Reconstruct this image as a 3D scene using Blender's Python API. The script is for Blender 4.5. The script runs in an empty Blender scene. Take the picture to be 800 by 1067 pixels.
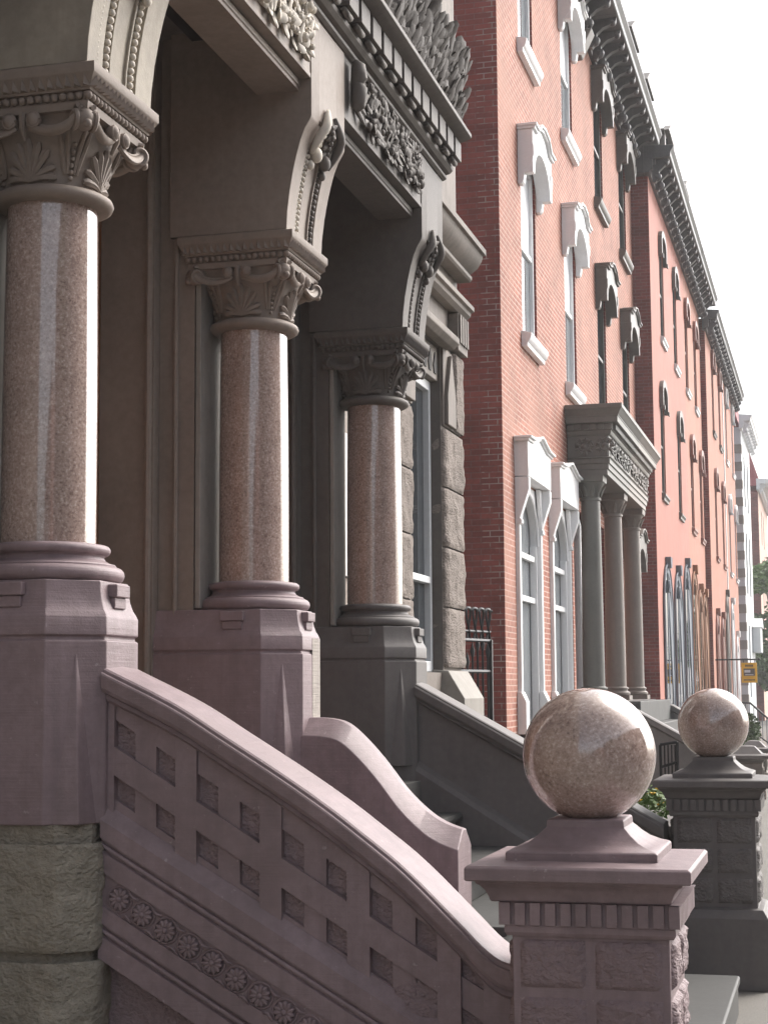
import bpy, math, random
from mathutils import Vector, Matrix, noise
R = math.radians
PI = math.pi
rng = random.Random(7)
S = bpy.context.scene
C = S.collection
ORG = {}

# ------------------------------------------------------------------ mesh builder
class MB:
    def __init__(s):
        s.v = []; s.f = []; s.m = []
    def add(s, vs, fs, mi=0):
        o = len(s.v)
        s.v += [tuple(p) for p in vs]
        for f in fs:
            s.f.append([i + o for i in f]); s.m.append(mi)
        return s
    def box(s, x0, x1, y0, y1, z0, z1, mi=0):
        vs = [(x, y, z) for z in (z0, z1) for y in (y0, y1) for x in (x0, x1)]
        return s.add(vs, [(0, 2, 3, 1), (4, 5, 7, 6), (0, 1, 5, 4), (2, 6, 7, 3), (0, 4, 6, 2), (1, 3, 7, 5)], mi)
    def prism(s, poly, axis, a, b, mi=0):
        n = len(poly); vs = []
        for t in (a, b):
            for p, q in poly:
                vs.append({'x': (t, p, q), 'y': (p, t, q), 'z': (p, q, t)}[axis])
        fs = [tuple(range(n)), tuple(range(2 * n - 1, n - 1, -1))]
        for i in range(n):
            j = (i + 1) % n
            fs.append((i, i + n, j + n, j))
        return s.add(vs, fs, mi)
    def frustum(s, c, z0, z1, h0, h1, mi=0):
        x, y = c; vs = []
        for z, h in ((z0, h0), (z1, h1)):
            hx, hy = h if isinstance(h, tuple) else (h, h)
            vs += [(x - hx, y - hy, z), (x + hx, y - hy, z), (x + hx, y + hy, z), (x - hx, y + hy, z)]
        return s.add(vs, [(3, 2, 1, 0), (4, 5, 6, 7)] + [(i, (i + 1) % 4, (i + 1) % 4 + 4, i + 4) for i in range(4)], mi)
    def stack(s, c, prof, mi=0):
        """square section stack, prof = [(half, z)...]"""
        x, y = c; vs = []; fs = []
        for h, z in prof:
            vs += [(x - h, y - h, z), (x + h, y - h, z), (x + h, y + h, z), (x - h, y + h, z)]
        n = len(prof)
        for k in range(n - 1):
            for i in range(4):
                j = (i + 1) % 4
                fs.append((k * 4 + i, k * 4 + j, k * 4 + 4 + j, k * 4 + 4 + i))
        fs.append((3, 2, 1, 0)); t = (n - 1) * 4; fs.append((t, t + 1, t + 2, t + 3))
        return s.add(vs, fs, mi)
    def lathe(s, prof, c, n=40, mi=0):
        x, y = c; vs = []; fs = []
        for r, z in prof:
            for i in range(n):
                a = 2 * PI * i / n
                vs.append((x + r * math.cos(a), y + r * math.sin(a), z))
        for k in range(len(prof) - 1):
            for i in range(n):
                j = (i + 1) % n
                fs.append((k * n + i, k * n + j, k * n + n + j, k * n + n + i))
        fs.append(tuple(range(n - 1, -1, -1))); t = (len(prof) - 1) * n
        fs.append(tuple(range(t, t + n)))
        return s.add(vs, fs, mi)
    def tube(s, pts, r, n=8, mi=0, flat=1.0):
        pts = [Vector(p) for p in pts]; m = len(pts); vs = []; fs = []
        rs = r if isinstance(r, (list, tuple)) else [r] * m
        up = Vector((0, 0, 1)); prev = None
        for k, p in enumerate(pts):
            d = (pts[min(k + 1, m - 1)] - pts[max(k - 1, 0)])
            if d.length < 1e-9: d = Vector((0, 0, 1))
            d.normalize()
            if prev is None:
                a = d.orthogonal().normalized()
            else:
                a = (prev - d * prev.dot(d))
                a = a.normalized() if a.length > 1e-6 else d.orthogonal().normalized()
            prev = a; b = d.cross(a)
            for i in range(n):
                t = 2 * PI * i / n
                vs.append(p + a * math.cos(t) * rs[k] + b * math.sin(t) * rs[k] * flat)
        for k in range(m - 1):
            for i in range(n):
                j = (i + 1) % n
                fs.append((k * n + i, k * n + j, k * n + n + j, k * n + n + i))
        fs.append(tuple(range(n - 1, -1, -1))); t = (m - 1) * n
        fs.append(tuple(range(t, t + n)))
        return s.add(vs, fs, mi)
    def ball(s, c, r, seg=10, ring=7, rot=None, mi=0):
        rx, ry, rz = r if isinstance(r, (tuple, list)) else (r, r, r)
        c = Vector(c); vs = []; fs = []
        def P(x, y, z):
            q = Vector((x * rx, y * ry, z * rz))
            if rot is not None: q = rot @ q
            return c + q
        vs.append(P(0, 0, 1))
        for k in range(1, ring):
            th = PI * k / ring
            for i in range(seg):
                a = 2 * PI * i / seg
                vs.append(P(math.sin(th) * math.cos(a), math.sin(th) * math.sin(a), math.cos(th)))
        vs.append(P(0, 0, -1)); e = len(vs) - 1
        for i in range(seg):
            j = (i + 1) % seg
            fs.append((0, 1 + i, 1 + j)); fs.append((e, e - seg + j, e - seg + i))
        for k in range(ring - 2):
            for i in range(seg):
                j = (i + 1) % seg
                fs.append((1 + k * seg + i, 1 + k * seg + seg + i, 1 + k * seg + seg + j, 1 + k * seg + j))
        return s.add(vs, fs, mi)
    def sweep(s, secs, mi=0, cap=True):
        n = len(secs[0]); vs = []; fs = []
        for q in secs: vs += q
        for k in range(len(secs) - 1):
            for i in range(n):
                j = (i + 1) % n
                fs.append((k * n + i, k * n + j, k * n + n + j, k * n + n + i))
        if cap:
            fs.append(tuple(range(n - 1, -1, -1))); t = (len(secs) - 1) * n
            fs.append(tuple(range(t, t + n)))
        return s.add(vs, fs, mi)
    def quad(s, a, b, c, d, mi=0):
        return s.add([a, b, c, d], [(0, 1, 2, 3)], mi)
    def build(s, name, mats, parent=None, bev=0.0, ang=27, smooth=True):
        me = bpy.data.meshes.new(name)
        off = Vector(ORG.get(parent.name, (0, 0, 0))) if parent else Vector((0, 0, 0))
        me.from_pydata([tuple(Vector(p) - off) for p in s.v], [], s.f)
        ms = mats if isinstance(mats, (list, tuple)) else [mats]
        for m in ms: me.materials.append(m)
        for p, mi in zip(me.polygons, s.m):
            p.material_index = min(mi, len(ms) - 1)
        if smooth:
            for p in me.polygons: p.use_smooth = True
            me.set_sharp_from_angle(angle=R(ang))
        me.validate()
        o = bpy.data.objects.new(name, me); C.objects.link(o)
        if parent: o.parent = parent
        ORG[o.name] = tuple(off)
        if bev:
            b = o.modifiers.new('edge', 'BEVEL'); b.width = bev; b.segments = 2
            b.limit_method = 'ANGLE'; b.angle_limit = R(40); b.harden_normals = True
        return o

def thing(name, label, cat, loc=(0, 0, 0), group=None):
    o = bpy.data.objects.new(name, None); C.objects.link(o)
    o.location = loc; o.empty_display_size = 0.2
    o['label'] = label; o['category'] = cat
    if group: o['group'] = group
    ORG[o.name] = tuple(loc)
    return o
def tag(o, label, cat, group=None):
    o['label'] = label; o['category'] = cat
    if group: o['group'] = group
    return o
def struct(o, kind='structure'):
    o['kind'] = kind
    return o
def copy_tree(o, d=(0, 0, 0), parent=None, label=None):
    c = o.copy(); C.objects.link(c)
    if parent: c.parent = parent
    else: c.location = Vector(o.location) + Vector(d)
    ORG[c.name] = tuple(Vector(ORG[o.name]) + Vector(d))
    if label: c['label'] = label
    for ch in list(o.children):
        copy_tree(ch, d, c)
    return c

# ------------------------------------------------------------------ materials
def nodes(name):
    m = bpy.data.materials.new(name); m.use_nodes = True
    nt = m.node_tree; b = nt.nodes['Principled BSDF']
    return m, nt, b
def N(nt, t, **k):
    n = nt.nodes.new(t)
    for a, v in k.items(): setattr(n, a, v)
    return n
def noise_tex(nt, vec, scale, detail=5, rough=.55, dist=0):
    n = N(nt, 'ShaderNodeTexNoise'); n.inputs['Scale'].default_value = scale
    n.inputs['Detail'].default_value = detail; n.inputs['Roughness'].default_value = rough
    n.inputs['Distortion'].default_value = dist
    nt.links.new(vec, n.inputs['Vector']); return n
def ramp(nt, fac, stops):
    r = N(nt, 'ShaderNodeValToRGB'); e = r.color_ramp.elements
    while len(e) > 1: e.remove(e[-1])
    e[0].position = stops[0][0]; e[0].color = (*stops[0][1], 1)
    for p, c in stops[1:]:
        k = e.new(p); k.color = (*c, 1)
    nt.links.new(fac, r.inputs['Fac']); return r
def mixc(nt, fac, a, b, mode='MIX'):
    n = N(nt, 'ShaderNodeMix', data_type='RGBA', blend_type=mode)
    for sock, v in ((n.inputs[0], fac), (n.inputs[6], a), (n.inputs[7], b)):
        if hasattr(v, 'is_linked') or isinstance(v, bpy.types.NodeSocket): nt.links.new(v, sock)
        elif isinstance(v, (int, float)): sock.default_value = v
        else: sock.default_value = (*v, 1)
    return n.outputs[2]
def mul(c, k): return tuple(min(1, x * k) for x in c)
def position(nt): return N(nt, 'ShaderNodeNewGeometry').outputs['Position']

def paint(name, col, rough=.6, var=.18, bump=.25, bscale=90, spec=.35, chips=None, streak=.0, tool=0.0, dirt=None, rock=False):
    """painted / weathered stone"""
    m, nt, b = nodes(name); P = position(nt)
    n1 = noise_tex(nt, P, 2.3, 6, .6); n2 = noise_tex(nt, P, 28, 4, .6)
    c = ramp(nt, n1.outputs[0], [(.3, mul(col, 1 - var)), (.7, mul(col, 1 + var))]).outputs[0]
    c = mixc(nt, .35, c, ramp(nt, n2.outputs[0], [(.35, mul(col, 1 - var * 1.3)), (.65, mul(col, 1 + var))]).outputs[0])
    if streak:
        mp = N(nt, 'ShaderNodeMapping'); mp.inputs['Scale'].default_value = (14, 14, .8); nt.links.new(P, mp.inputs[0])
        n3 = noise_tex(nt, mp.outputs[0], 1.0, 4, .6)
        k = ramp(nt, n3.outputs[0], [(.45, (0, 0, 0)), (.75, (streak,) * 3)]).outputs[0]
        c = mixc(nt, k, c, mul(col, .55))
    if dirt:
        n5 = noise_tex(nt, P, 1.1, 7, .65, .4)
        k = ramp(nt, n5.outputs[0], [(.5, (0, 0, 0)), (.66, (.75,) * 3)]).outputs[0]
        c = mixc(nt, k, c, dirt)
    if chips:
        n4 = noise_tex(nt, P, 34, 6, .7)
        k = ramp(nt, n4.outputs[0], [(.645, (0, 0, 0)), (.68, (.6,) * 3)]).outputs[0]
        c = mixc(nt, k, c, chips)
    nt.links.new(c, b.inputs['Base Color'])
    b.inputs['Roughness'].default_value = rough
    b.inputs['Specular IOR Level'].default_value = spec
    PB = P
    if rock:
        mp = N(nt, 'ShaderNodeMapping'); mp.inputs['Scale'].default_value = (.85, .85, 1.15); nt.links.new(P, mp.inputs[0]); PB = mp.outputs[0]
    nb = noise_tex(nt, PB, bscale * (1.7 if rock else 1), 3 if rock else 5, .5 if rock else .65, .3 if rock else 0)
    bp = N(nt, 'ShaderNodeBump'); bp.inputs['Strength'].default_value = bump; bp.inputs['Distance'].default_value = .015 if rock else .004
    h = nb.outputs[0]
    if tool:
        mp = N(nt, 'ShaderNodeMapping'); mp.inputs['Scale'].default_value = (3, 3, 120); nt.links.new(P, mp.inputs[0])
        nw = noise_tex(nt, mp.outputs[0], 1.0, 3, .6)
        ad = N(nt, 'ShaderNodeMath', operation='MULTIPLY_ADD'); nt.links.new(nw.outputs[0], ad.inputs[0])
        ad.inputs[1].default_value = tool; nt.links.new(h, ad.inputs[2]); h = ad.outputs[0]
    nt.links.new(h, bp.inputs['Height']); nt.links.new(bp.outputs[0], b.inputs['Normal'])
    return m

def granite(name):
    m, nt, b = nodes(name); P = position(nt)
    a = noise_tex(nt, P, 105, 3, .7); v = N(nt, 'ShaderNodeTexVoronoi'); v.inputs['Scale'].default_value = 140
    nt.links.new(P, v.inputs['Vector'])
    mid = noise_tex(nt, P, 42, 3, .6)
    c = ramp(nt, a.outputs[0], [(.27, (.18, .125, .108)), (.42, (.385, .285, .245)), (.56, (.45, .345, .30)), (.68, (.64, .54, .48))]).outputs[0]
    k = ramp(nt, v.outputs['Color'], [(.0, (.65, .62, .6)), (.5, (1, 1, 1)), (1, (1.0, 1.0, 1.0))]).outputs[0]
    c = mixc(nt, .8, c, k, 'MULTIPLY')
    v2 = N(nt, 'ShaderNodeTexVoronoi'); v2.inputs['Scale'].default_value = 120; nt.links.new(P, v2.inputs['Vector'])
    k2 = ramp(nt, v2.outputs['Distance'], [(.12, (.6,) * 3), (.24, (0, 0, 0))]).outputs[0]
    c = mixc(nt, k2, c, (.46, .37, .32))
    c = mixc(nt, ramp(nt, mid.outputs[0], [(.56, (0, 0, 0)), (.66, (.45,) * 3)]).outputs[0], c, (.22, .15, .13))
    big = noise_tex(nt, P, 5, 4, .6)
    c = mixc(nt, 1.0, c, ramp(nt, big.outputs[0], [(.3, (.85,) * 3), (.7, (1.12,) * 3)]).outputs[0], 'MULTIPLY')
    nt.links.new(c, b.inputs['Base Color'])
    rr = ramp(nt, noise_tex(nt, P, 9, 4, .6).outputs[0], [(.35, (.06,) * 3), (.7, (.13,) * 3)])
    nt.links.new(rr.outputs[0], b.inputs['Roughness'])
    b.inputs['Specular IOR Level'].default_value = .8
    b.inputs['Coat Weight'].default_value = .6; b.inputs['Coat Roughness'].default_value = .05; b.inputs['Coat IOR'].default_value = 1.6
    return m

def brick(name, c1, c2, mort, plane='yz', rough=.8, msize=.007, var=.25, wash=None, seam=False):
    m, nt, b = nodes(name); P = position(nt)
    sx = N(nt, 'ShaderNodeSeparateXYZ'); nt.links.new(P, sx.inputs[0])
    cx = N(nt, 'ShaderNodeCombineXYZ')
    nt.links.new(sx.outputs['Y' if plane == 'yz' else 'X'], cx.inputs[0]); nt.links.new(sx.outputs['Z'], cx.inputs[1])
    t = N(nt, 'ShaderNodeTexBrick'); nt.links.new(cx.outputs[0], t.inputs['Vector'])
    t.inputs['Scale'].default_value = 1; t.inputs['Brick Width'].default_value = .215
    t.inputs['Row Height'].default_value = .0685; t.inputs['Mortar Size'].default_value = msize
    t.inputs['Mortar Smooth'].default_value = .3
    t.inputs['Color1'].default_value = (*c1, 1); t.inputs['Color2'].default_value = (*c2, 1); t.inputs['Mortar'].default_value = (*mort, 1)
    c = t.outputs['Color']
    n1 = noise_tex(nt, P, 1.3, 7, .65)
    c = mixc(nt, 1.0, c, ramp(nt, n1.outputs[0], [(.3, (1 - var,) * 3), (.7, (1 + var,) * 3)]).outputs[0], 'MULTIPLY')
    n6 = noise_tex(nt, P, 30, 5, .6)
    c = mixc(nt, 1.0, c, ramp(nt, n6.outputs[0], [(.3, (.86,) * 3), (.7, (1.14,) * 3)]).outputs[0], 'MULTIPLY')
    if wash:
        n2 = noise_tex(nt, P, .55, 8, .7)
        k = ramp(nt, n2.outputs[0], [(.42, (.12,) * 3), (.66, (.7,) * 3)]).outputs[0]
        c = mixc(nt, k, c, wash)
    if seam:   # a toothed strip of newer brick with pale joints near the corner
        mr = N(nt, 'ShaderNodeMapRange'); nt.links.new(sx.outputs['X'], mr.inputs[0])
        mr.inputs[1].default_value = -3.86; mr.inputs[2].default_value = -3.84
        n7 = noise_tex(nt, P, 5.0, 3, .5)
        k = ramp(nt, n7.outputs[0], [(.46, (0, 0, 0)), (.56, (1,) * 3)])
        a1 = N(nt, 'ShaderNodeMath', operation='MULTIPLY'); nt.links.new(mr.outputs[0], a1.inputs[0]); nt.links.new(k.outputs[0], a1.inputs[1])
        a2 = N(nt, 'ShaderNodeMath', operation='MULTIPLY'); nt.links.new(a1.outputs[0], a2.inputs[0]); nt.links.new(t.outputs['Fac'], a2.inputs[1])
        c = mixc(nt, a2.outputs[0], c, (.36, .27, .24))
    nt.links.new(c, b.inputs['Base Color']); b.inputs['Roughness'].default_value = rough
    b.inputs['Specular IOR Level'].default_value = .25
    bp = N(nt, 'ShaderNodeBump'); bp.inputs['Strength'].default_value = .5; bp.inputs['Distance'].default_value = .006; bp.invert = True
    nt.links.new(t.outputs['Fac'], bp.inputs['Height']); nt.links.new(bp.outputs[0], b.inputs['Normal'])
    return m

def plain(name, col, rough=.5, spec=.4, metal=0):
    m, nt, b = nodes(name); P = position(nt)
    n = noise_tex(nt, P, 3.5, 5, .6)
    c = ramp(nt, n.outputs[0], [(.3, mul(col, .88)), (.7, mul(col, 1.08))]).outputs[0]
    nt.links.new(c, b.inputs['Base Color'])
    b.inputs['Roughness'].default_value = rough; b.inputs['Specular IOR Level'].default_value = spec; b.inputs['Metallic'].default_value = metal
    return m
def wood(name, col):
    m, nt, b = nodes(name); P = position(nt)
    mp = N(nt, 'ShaderNodeMapping'); mp.inputs['Scale'].default_value = (30, 30, 1.6); nt.links.new(P, mp.inputs[0])
    n = noise_tex(nt, mp.outputs[0], 1.2, 5, .6, .5)
    c = ramp(nt, n.outputs[0], [(.3, mul(col, .5)), (.7, mul(col, 1.3))]).outputs[0]
    nt.links.new(c, b.inputs['Base Color']); b.inputs['Roughness'].default_value = .35
    return m
def glass(name, col=(.03, .035, .04)):
    m, nt, b = nodes(name)
    b.inputs['Base Color'].default_value = (*col, 1); b.inputs['Roughness'].default_value = .03
    b.inputs['Specular IOR Level'].default_value = .8
    return m
def ground_mat(name, col, scale=3, cracks=False):
    m, nt, b = nodes(name); P = position(nt)
    n = noise_tex(nt, P, scale, 8, .65); n2 = noise_tex(nt, P, 90, 4, .7)
    c = ramp(nt, n.outputs[0], [(.3, mul(col, .75)), (.7, mul(col, 1.2))]).outputs[0]
    c = mixc(nt, .5, c, ramp(nt, n2.outputs[0], [(.35, mul(col, .6)), (.65, mul(col, 1.35))]).outputs[0])
    nt.links.new(c, b.inputs['Base Color']); b.inputs['Roughness'].default_value = .85
    bp = N(nt, 'ShaderNodeBump'); bp.inputs['Strength'].default_value = .4; bp.inputs['Distance'].default_value = .006
    nt.links.new(n2.outputs[0], bp.inputs['Height']); nt.links.new(bp.outputs[0], b.inputs['Normal'])
    return m
def leafmat(name, a, c):
    m, nt, b = nodes(name); P = position(nt)
    n = noise_tex(nt, P, 1.6, 5, .7)
    r = ramp(nt, n.outputs[0], [(.35, a), (.65, c)])
    nt.links.new(r.outputs[0], b.inputs['Base Color']); b.inputs['Roughness'].default_value = .55
    return m

M = {}
M['mauve'] = paint('mauve_painted_stone', (.268, .202, .212), .5, .2, .32, 110, .4, chips=(.42, .36, .35), streak=.5, tool=1.1, dirt=(.20, .15, .152))
M['mauve_rock'] = paint('mauve_rock_face', (.262, .198, .205), .6, .15, 1.0, 42, .3, chips=(.32, .25, .24), rock=True)
M['green_rock'] = paint('grey_green_rock_face', (.315, .288, .232), .8, .3, 1.0, 40, .25, chips=(.26, .24, .2), rock=True)
M['umber'] = paint('umber_painted_stone', (.262, .215, .18), .6, .17, .25, 100, .35, chips=(.2, .165, .14), streak=.2)
M['tan_stone'] = paint('tan_grey_painted_stone', (.34, .30, .24), .62, .16, .3, 100, .3, chips=(.36, .33, .29), streak=.35, dirt=(.2, .175, .145))
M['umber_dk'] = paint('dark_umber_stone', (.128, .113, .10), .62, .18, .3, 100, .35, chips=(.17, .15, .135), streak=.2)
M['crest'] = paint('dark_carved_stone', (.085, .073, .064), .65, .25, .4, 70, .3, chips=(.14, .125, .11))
M['slate_rock'] = paint('slate_rock_face', (.155, .143, .136), .65, .15, 1.0, 42, .35, chips=(.16, .145, .14), rock=True)
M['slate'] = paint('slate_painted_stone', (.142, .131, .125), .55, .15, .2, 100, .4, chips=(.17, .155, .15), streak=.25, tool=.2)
M['taupe'] = paint('taupe_stone', (.23, .2, .175), .7, .16, .3, 80, .3, streak=.4, dirt=(.13, .115, .10))
M['taupe_rock'] = paint('taupe_rock_face', (.25, .215, .19), .85, .25, 1.0, 40, .2, chips=(.36, .32, .29), rock=True)
M['cream'] = paint('cream_paint', (.62, .57, .49), .6, .12, .25, 90, .3, streak=.35, dirt=(.36, .32, .27))
M['pale_jamb'] = paint('pale_grey_stone', (.30, .28, .25), .7, .12, .3, 90, .3, streak=.3)
M['granite'] = granite('polished_pink_granite')
M['bare'] = paint('bare_sandstone', (.40, .365, .33), .8, .2, .6, 70, .2, tool=1.5)
M['white'] = paint('white_painted_wood', (.80, .80, .80), .45, .05, .1, 60, .4, streak=.12)
M['soft_white'] = paint('off_white_trim', (.62, .64, .65), .5, .08, .1, 60, .4, streak=.2)
M['trim_dk'] = paint('dark_olive_trim', (.085, .078, .068), .5, .15, .15, 60, .4)
M['trim_grey'] = paint('greyish_brown_trim', (.13, .118, .105), .5, .15, .15, 60, .4, streak=.2)
M['portico'] = paint('grey_green_portico_paint', (.125, .122, .108), .5, .1, .12, 60, .4, streak=.25)
M['portico_b'] = paint('brown_portico_paint', (.20, .172, .148), .5, .1, .12, 60, .4, streak=.25)
M['cornice'] = paint('dark_cornice_paint', (.095, .095, .095), .5, .2, .15, 50, .4, streak=.3)
M['brickA'] = brick('salmon_brick', (.355, .13, .088), (.25, .085, .058), (.54, .39, .33), 'yz', msize=.009, wash=(.41, .225, .17))
M['brickSide'] = brick('dark_red_brick', (.27, .066, .052), (.19, .049, .041), (.22, .105, .088), 'xz', seam=True, var=.3)
M['brickRev'] = brick('red_brick_reveal', (.20, .05, .042), (.15, .04, .034), (.22, .12, .10), 'xz')
M['brickSide2'] = brick('plum_red_brick', (.215, .062, .055), (.15, .047, .042), (.20, .12, .11), 'xz', var=.3)
M['rose'] = paint('rose_render', (.45, .19, .148), .75, .1, .2, 30, .25, streak=.25, dirt=(.38, .185, .148))
M['salmon'] = paint('salmon_render', (.46, .21, .15), .75, .1, .2, 30, .25, streak=.25, dirt=(.40, .22, .168))
M['peach'] = paint('peach_render', (.66, .46, .38), .75, .08, .2, 30, .25, streak=.15)
M['glass'] = glass('window_glass'); M['glass_b'] = glass('pale_window_glass', (.22, .24, .25))
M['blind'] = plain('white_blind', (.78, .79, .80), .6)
M['wood'] = wood('varnished_oak', (.22, .085, .03))
M['dark'] = plain('recess_shade', (.03, .026, .024), .8)  # near-black colour stands in for shade in recesses
M['iron'] = plain('black_iron', (.018, .018, .02), .45, .5, .3)
M['bluegrey'] = paint('blue_grey_trim', (.17, .19, .22), .8, .12, .12, 60, .4, streak=.2)
M['ochre'] = paint('ochre_trim', (.30, .15, .085), .8, .15, .12, 60, .4, streak=.2)
M['brownred'] = paint('brown_red_trim', (.24, .10, .075), .5, .15, .12, 60, .4)
M['slate_roof'] = paint('grey_roof', (.12, .12, .13), .7, .2, .3, 30, .3)
M['red_roof'] = paint('red_roof_tile', (.30, .07, .08), .7, .15, .3, 30, .3)
M['concrete'] = ground_mat('pavement_concrete', (.155, .146, .13), 1.6)
M['flag'] = paint('grey_flagstone', (.075, .076, .073), .6, .18, .3, 70, .35, streak=.1, dirt=(.055, .055, .052))
M['asphalt'] = ground_mat('asphalt', (.055, .055, .056), 2)
M['earth'] = ground_mat('yard_earth', (.11, .09, .06), 3)
M['yellow'] = plain('yellow_sign_paint', (.80, .48, .03), .45); M['black'] = plain('black_paint', (.02, .02, .02), .5)
M['leaf'] = leafmat('leaf_green', (.02, .05, .012), (.075, .14, .03))
M['leaf_b'] = leafmat('leaf_light', (.05, .11, .02), (.13, .22, .05))
M['bark'] = paint('bark', (.07, .055, .04), .85, .25, .8, 40, .2)
M['petal'] = plain('yellow_petal', (.85, .55, .03), .5)
M['redpaint'] = plain('red_lens', (.5, .02, .02), .2, .5)
M['carpaint'] = plain('white_car_paint', (.75, .75, .75), .2, .6); M['rubber'] = plain('tyre_rubber', (.02, .02, .02), .8)

# ------------------------------------------------------------------ helpers for shapes
def lerp(a, b, t): return a + (b - a) * t
def interp(tab, x):
    """smooth monotone-ish interpolation through points sorted by x"""
    if x <= tab[0][0]: return tab[0][1] + (x - tab[0][0]) * (tab[1][1] - tab[0][1]) / (tab[1][0] - tab[0][0])
    for i in range(len(tab) - 1):
        x0, y0 = tab[i]; x1, y1 = tab[i + 1]
        if x <= x1:
            t = (x - x0) / (x1 - x0)
            def sl(j):
                if j <= 0: return (tab[1][1] - tab[0][1]) / (tab[1][0] - tab[0][0])
                if j >= len(tab) - 1: return (tab[-1][1] - tab[-2][1]) / (tab[-1][0] - tab[-2][0])
                return (tab[j + 1][1] - tab[j - 1][1]) / (tab[j + 1][0] - tab[j - 1][0])
            m0 = sl(i) * (x1 - x0); m1 = sl(i + 1) * (x1 - x0)
            t2, t3 = t * t, t * t * t
            return (2 * t3 - 3 * t2 + 1) * y0 + (t3 - 2 * t2 + t) * m0 + (-2 * t3 + 3 * t2) * y1 + (t3 - t2) * m1
    return tab[-1][1]

def rock_face(mb, path, z0, z1, amp=.02, res=.02, seed=0., edge=.03, mi=0, freq=9, closed_top=True):
    """rough quarry face along an open plan path (outward = right-hand side of travel), rising z0..z1"""
    pts = [Vector((p[0], p[1], 0)) for p in path]
    seg = [(pts[i + 1] - pts[i]).length for i in range(len(pts) - 1)]
    stations = []
    for i, L in enumerate(seg):
        n = max(1, int(L / res))
        for k in range(n):
            stations.append((pts[i].lerp(pts[i + 1], k / n), i))
    stations.append((pts[-1], len(seg) - 1))
    tot = sum(seg)
    nz = max(2, int((z1 - z0) / res)); vs = []; s = 0; prev = None
    for p, i in stations:
        if prev is not None: s += (p - prev).length
        prev = p
        d = (pts[i + 1] - pts[i]).normalized(); nrm = Vector((d.y, -d.x, 0))
        for k in range(nz + 1):
            z = lerp(z0, z1, k / nz)
            e = min(s, tot - s, z - z0, z1 - z)
            w = min(1, max(0, e / edge)); w = w * (2 - w)
            q = Vector((p.x * freq + seed * 3.1, p.y * freq + seed, z * freq * 1.3))
            h = noise.fractal(q, 1.0, 2.0, 5) * .75 + noise.noise(q * .45) * .5 + .35
            dd = amp * w * max(-.2, h + .25)
            vs.append(p + nrm * dd + Vector((0, 0, z)))
    fs = []
    for a in range(len(stations) - 1):
        for k in range(nz):
            i = a * (nz + 1) + k
            fs.append((i, i + nz + 1, i + nz + 2, i + 1))
    mb.add(vs, fs, mi)

def rock_panel(mb, o, u, v, w, h, lift, amp, seed, res=.012):
    """raised rough panel: corner o, directions u, v, outward n = u x v"""
    o = Vector(o); u = Vector(u); v = Vector(v); n = u.cross(v)
    nu = max(3, int(w / res)); nv = max(3, int(h / res)); vs = []; fs = []
    for i in range(nu + 1):
        for j in range(nv + 1):
            a = w * i / nu; b = h * j / nv
            e = min(a, w - a, b, h - b)
            q = Vector((a * 16 + seed * 7.3, b * 30 + seed * 2.1, seed))
            t = noise.fractal(q, 1.0, 2.0, 4) * .8 + .3
            k = min(1, e / .014)
            d = lift * (1 if e > 1e-6 else 0.0) + amp * k * t
            vs.append(o + u * a + v * b + n * (d - .001))
    for i in range(nu):
        for j in range(nv):
            k = i * (nv + 1) + j
            fs.append((k, k + nv + 1, k + nv + 2, k + 1))
    mb.add(vs, fs)

def leaf_lobe(mb, base, d, nrm, L, W, T, curl=.3, seg=6, mi=0, blunt=False):
    """fleshy carved leaf: a bent flattened spindle starting at base, along d, standing off along nrm"""
    d = Vector(d).normalized(); nrm = Vector(nrm); nrm = (nrm - d * nrm.dot(d)).normalized(); sd = d.cross(nrm)
    vs = []; fs = []; n = 6
    for k in range(seg + 1):
        t = k / seg
        c = Vector(base) + d * (L * t) + nrm * (curl * L * t * t)
        w = W * (math.sin(PI * (0.12 + (.58 if blunt else .84) * t)) ** .8) * (1 if k < seg else (.5 if blunt else .25)); h = T * (1 - .4 * t) * (1 if k < seg else .3)
        for i in range(n):
            a = 2 * PI * i / n
            vs.append(c + sd * math.cos(a) * w + nrm * (math.sin(a) * h + (abs(math.cos(a)) * .25 * w)))
    for k in range(seg):
        for i in range(n):
            j = (i + 1) % n
            fs.append((k * n + i, k * n + j, k * n + n + j, k * n + n + i))
    fs.append(tuple(range(n - 1, -1, -1))); fs.append(tuple(range(seg * n, seg * n + n)))
    mb.add(vs, fs, mi)

def acanthus(mb, base, up, out, H, rnd, curl=.35, mi=0):
    """one carved acanthus: midrib with paired lobes curling outward"""
    base = Vector(base); up = Vector(up).normalized(); out = Vector(out); out = (out - up * out.dot(up)).normalized(); sd = up.cross(out)
    leaf_lobe(mb, base, up, out, H, H * .15, H * .10, curl, 7, mi, True)
    for k in range(4):
        t = .12 + k * .2
        p = base + up * (H * t) + out * (curl * H * t * t)
        for sg in (-1, 1):
            L = H * (.46 - .06 * k) * rnd.uniform(.85, 1.15)
            d = up * .75 + sd * sg * (.85 - .1 * k) + out * .12
            leaf_lobe(mb, p, d, out, L, L * .27, L * .17, .35, 4, mi, True)
            leaf_lobe(mb, p + out * .01, d * .6 + sd * sg * .5, out, L * .6, L * .16, L * .14, .5, 4, mi, True)

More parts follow.
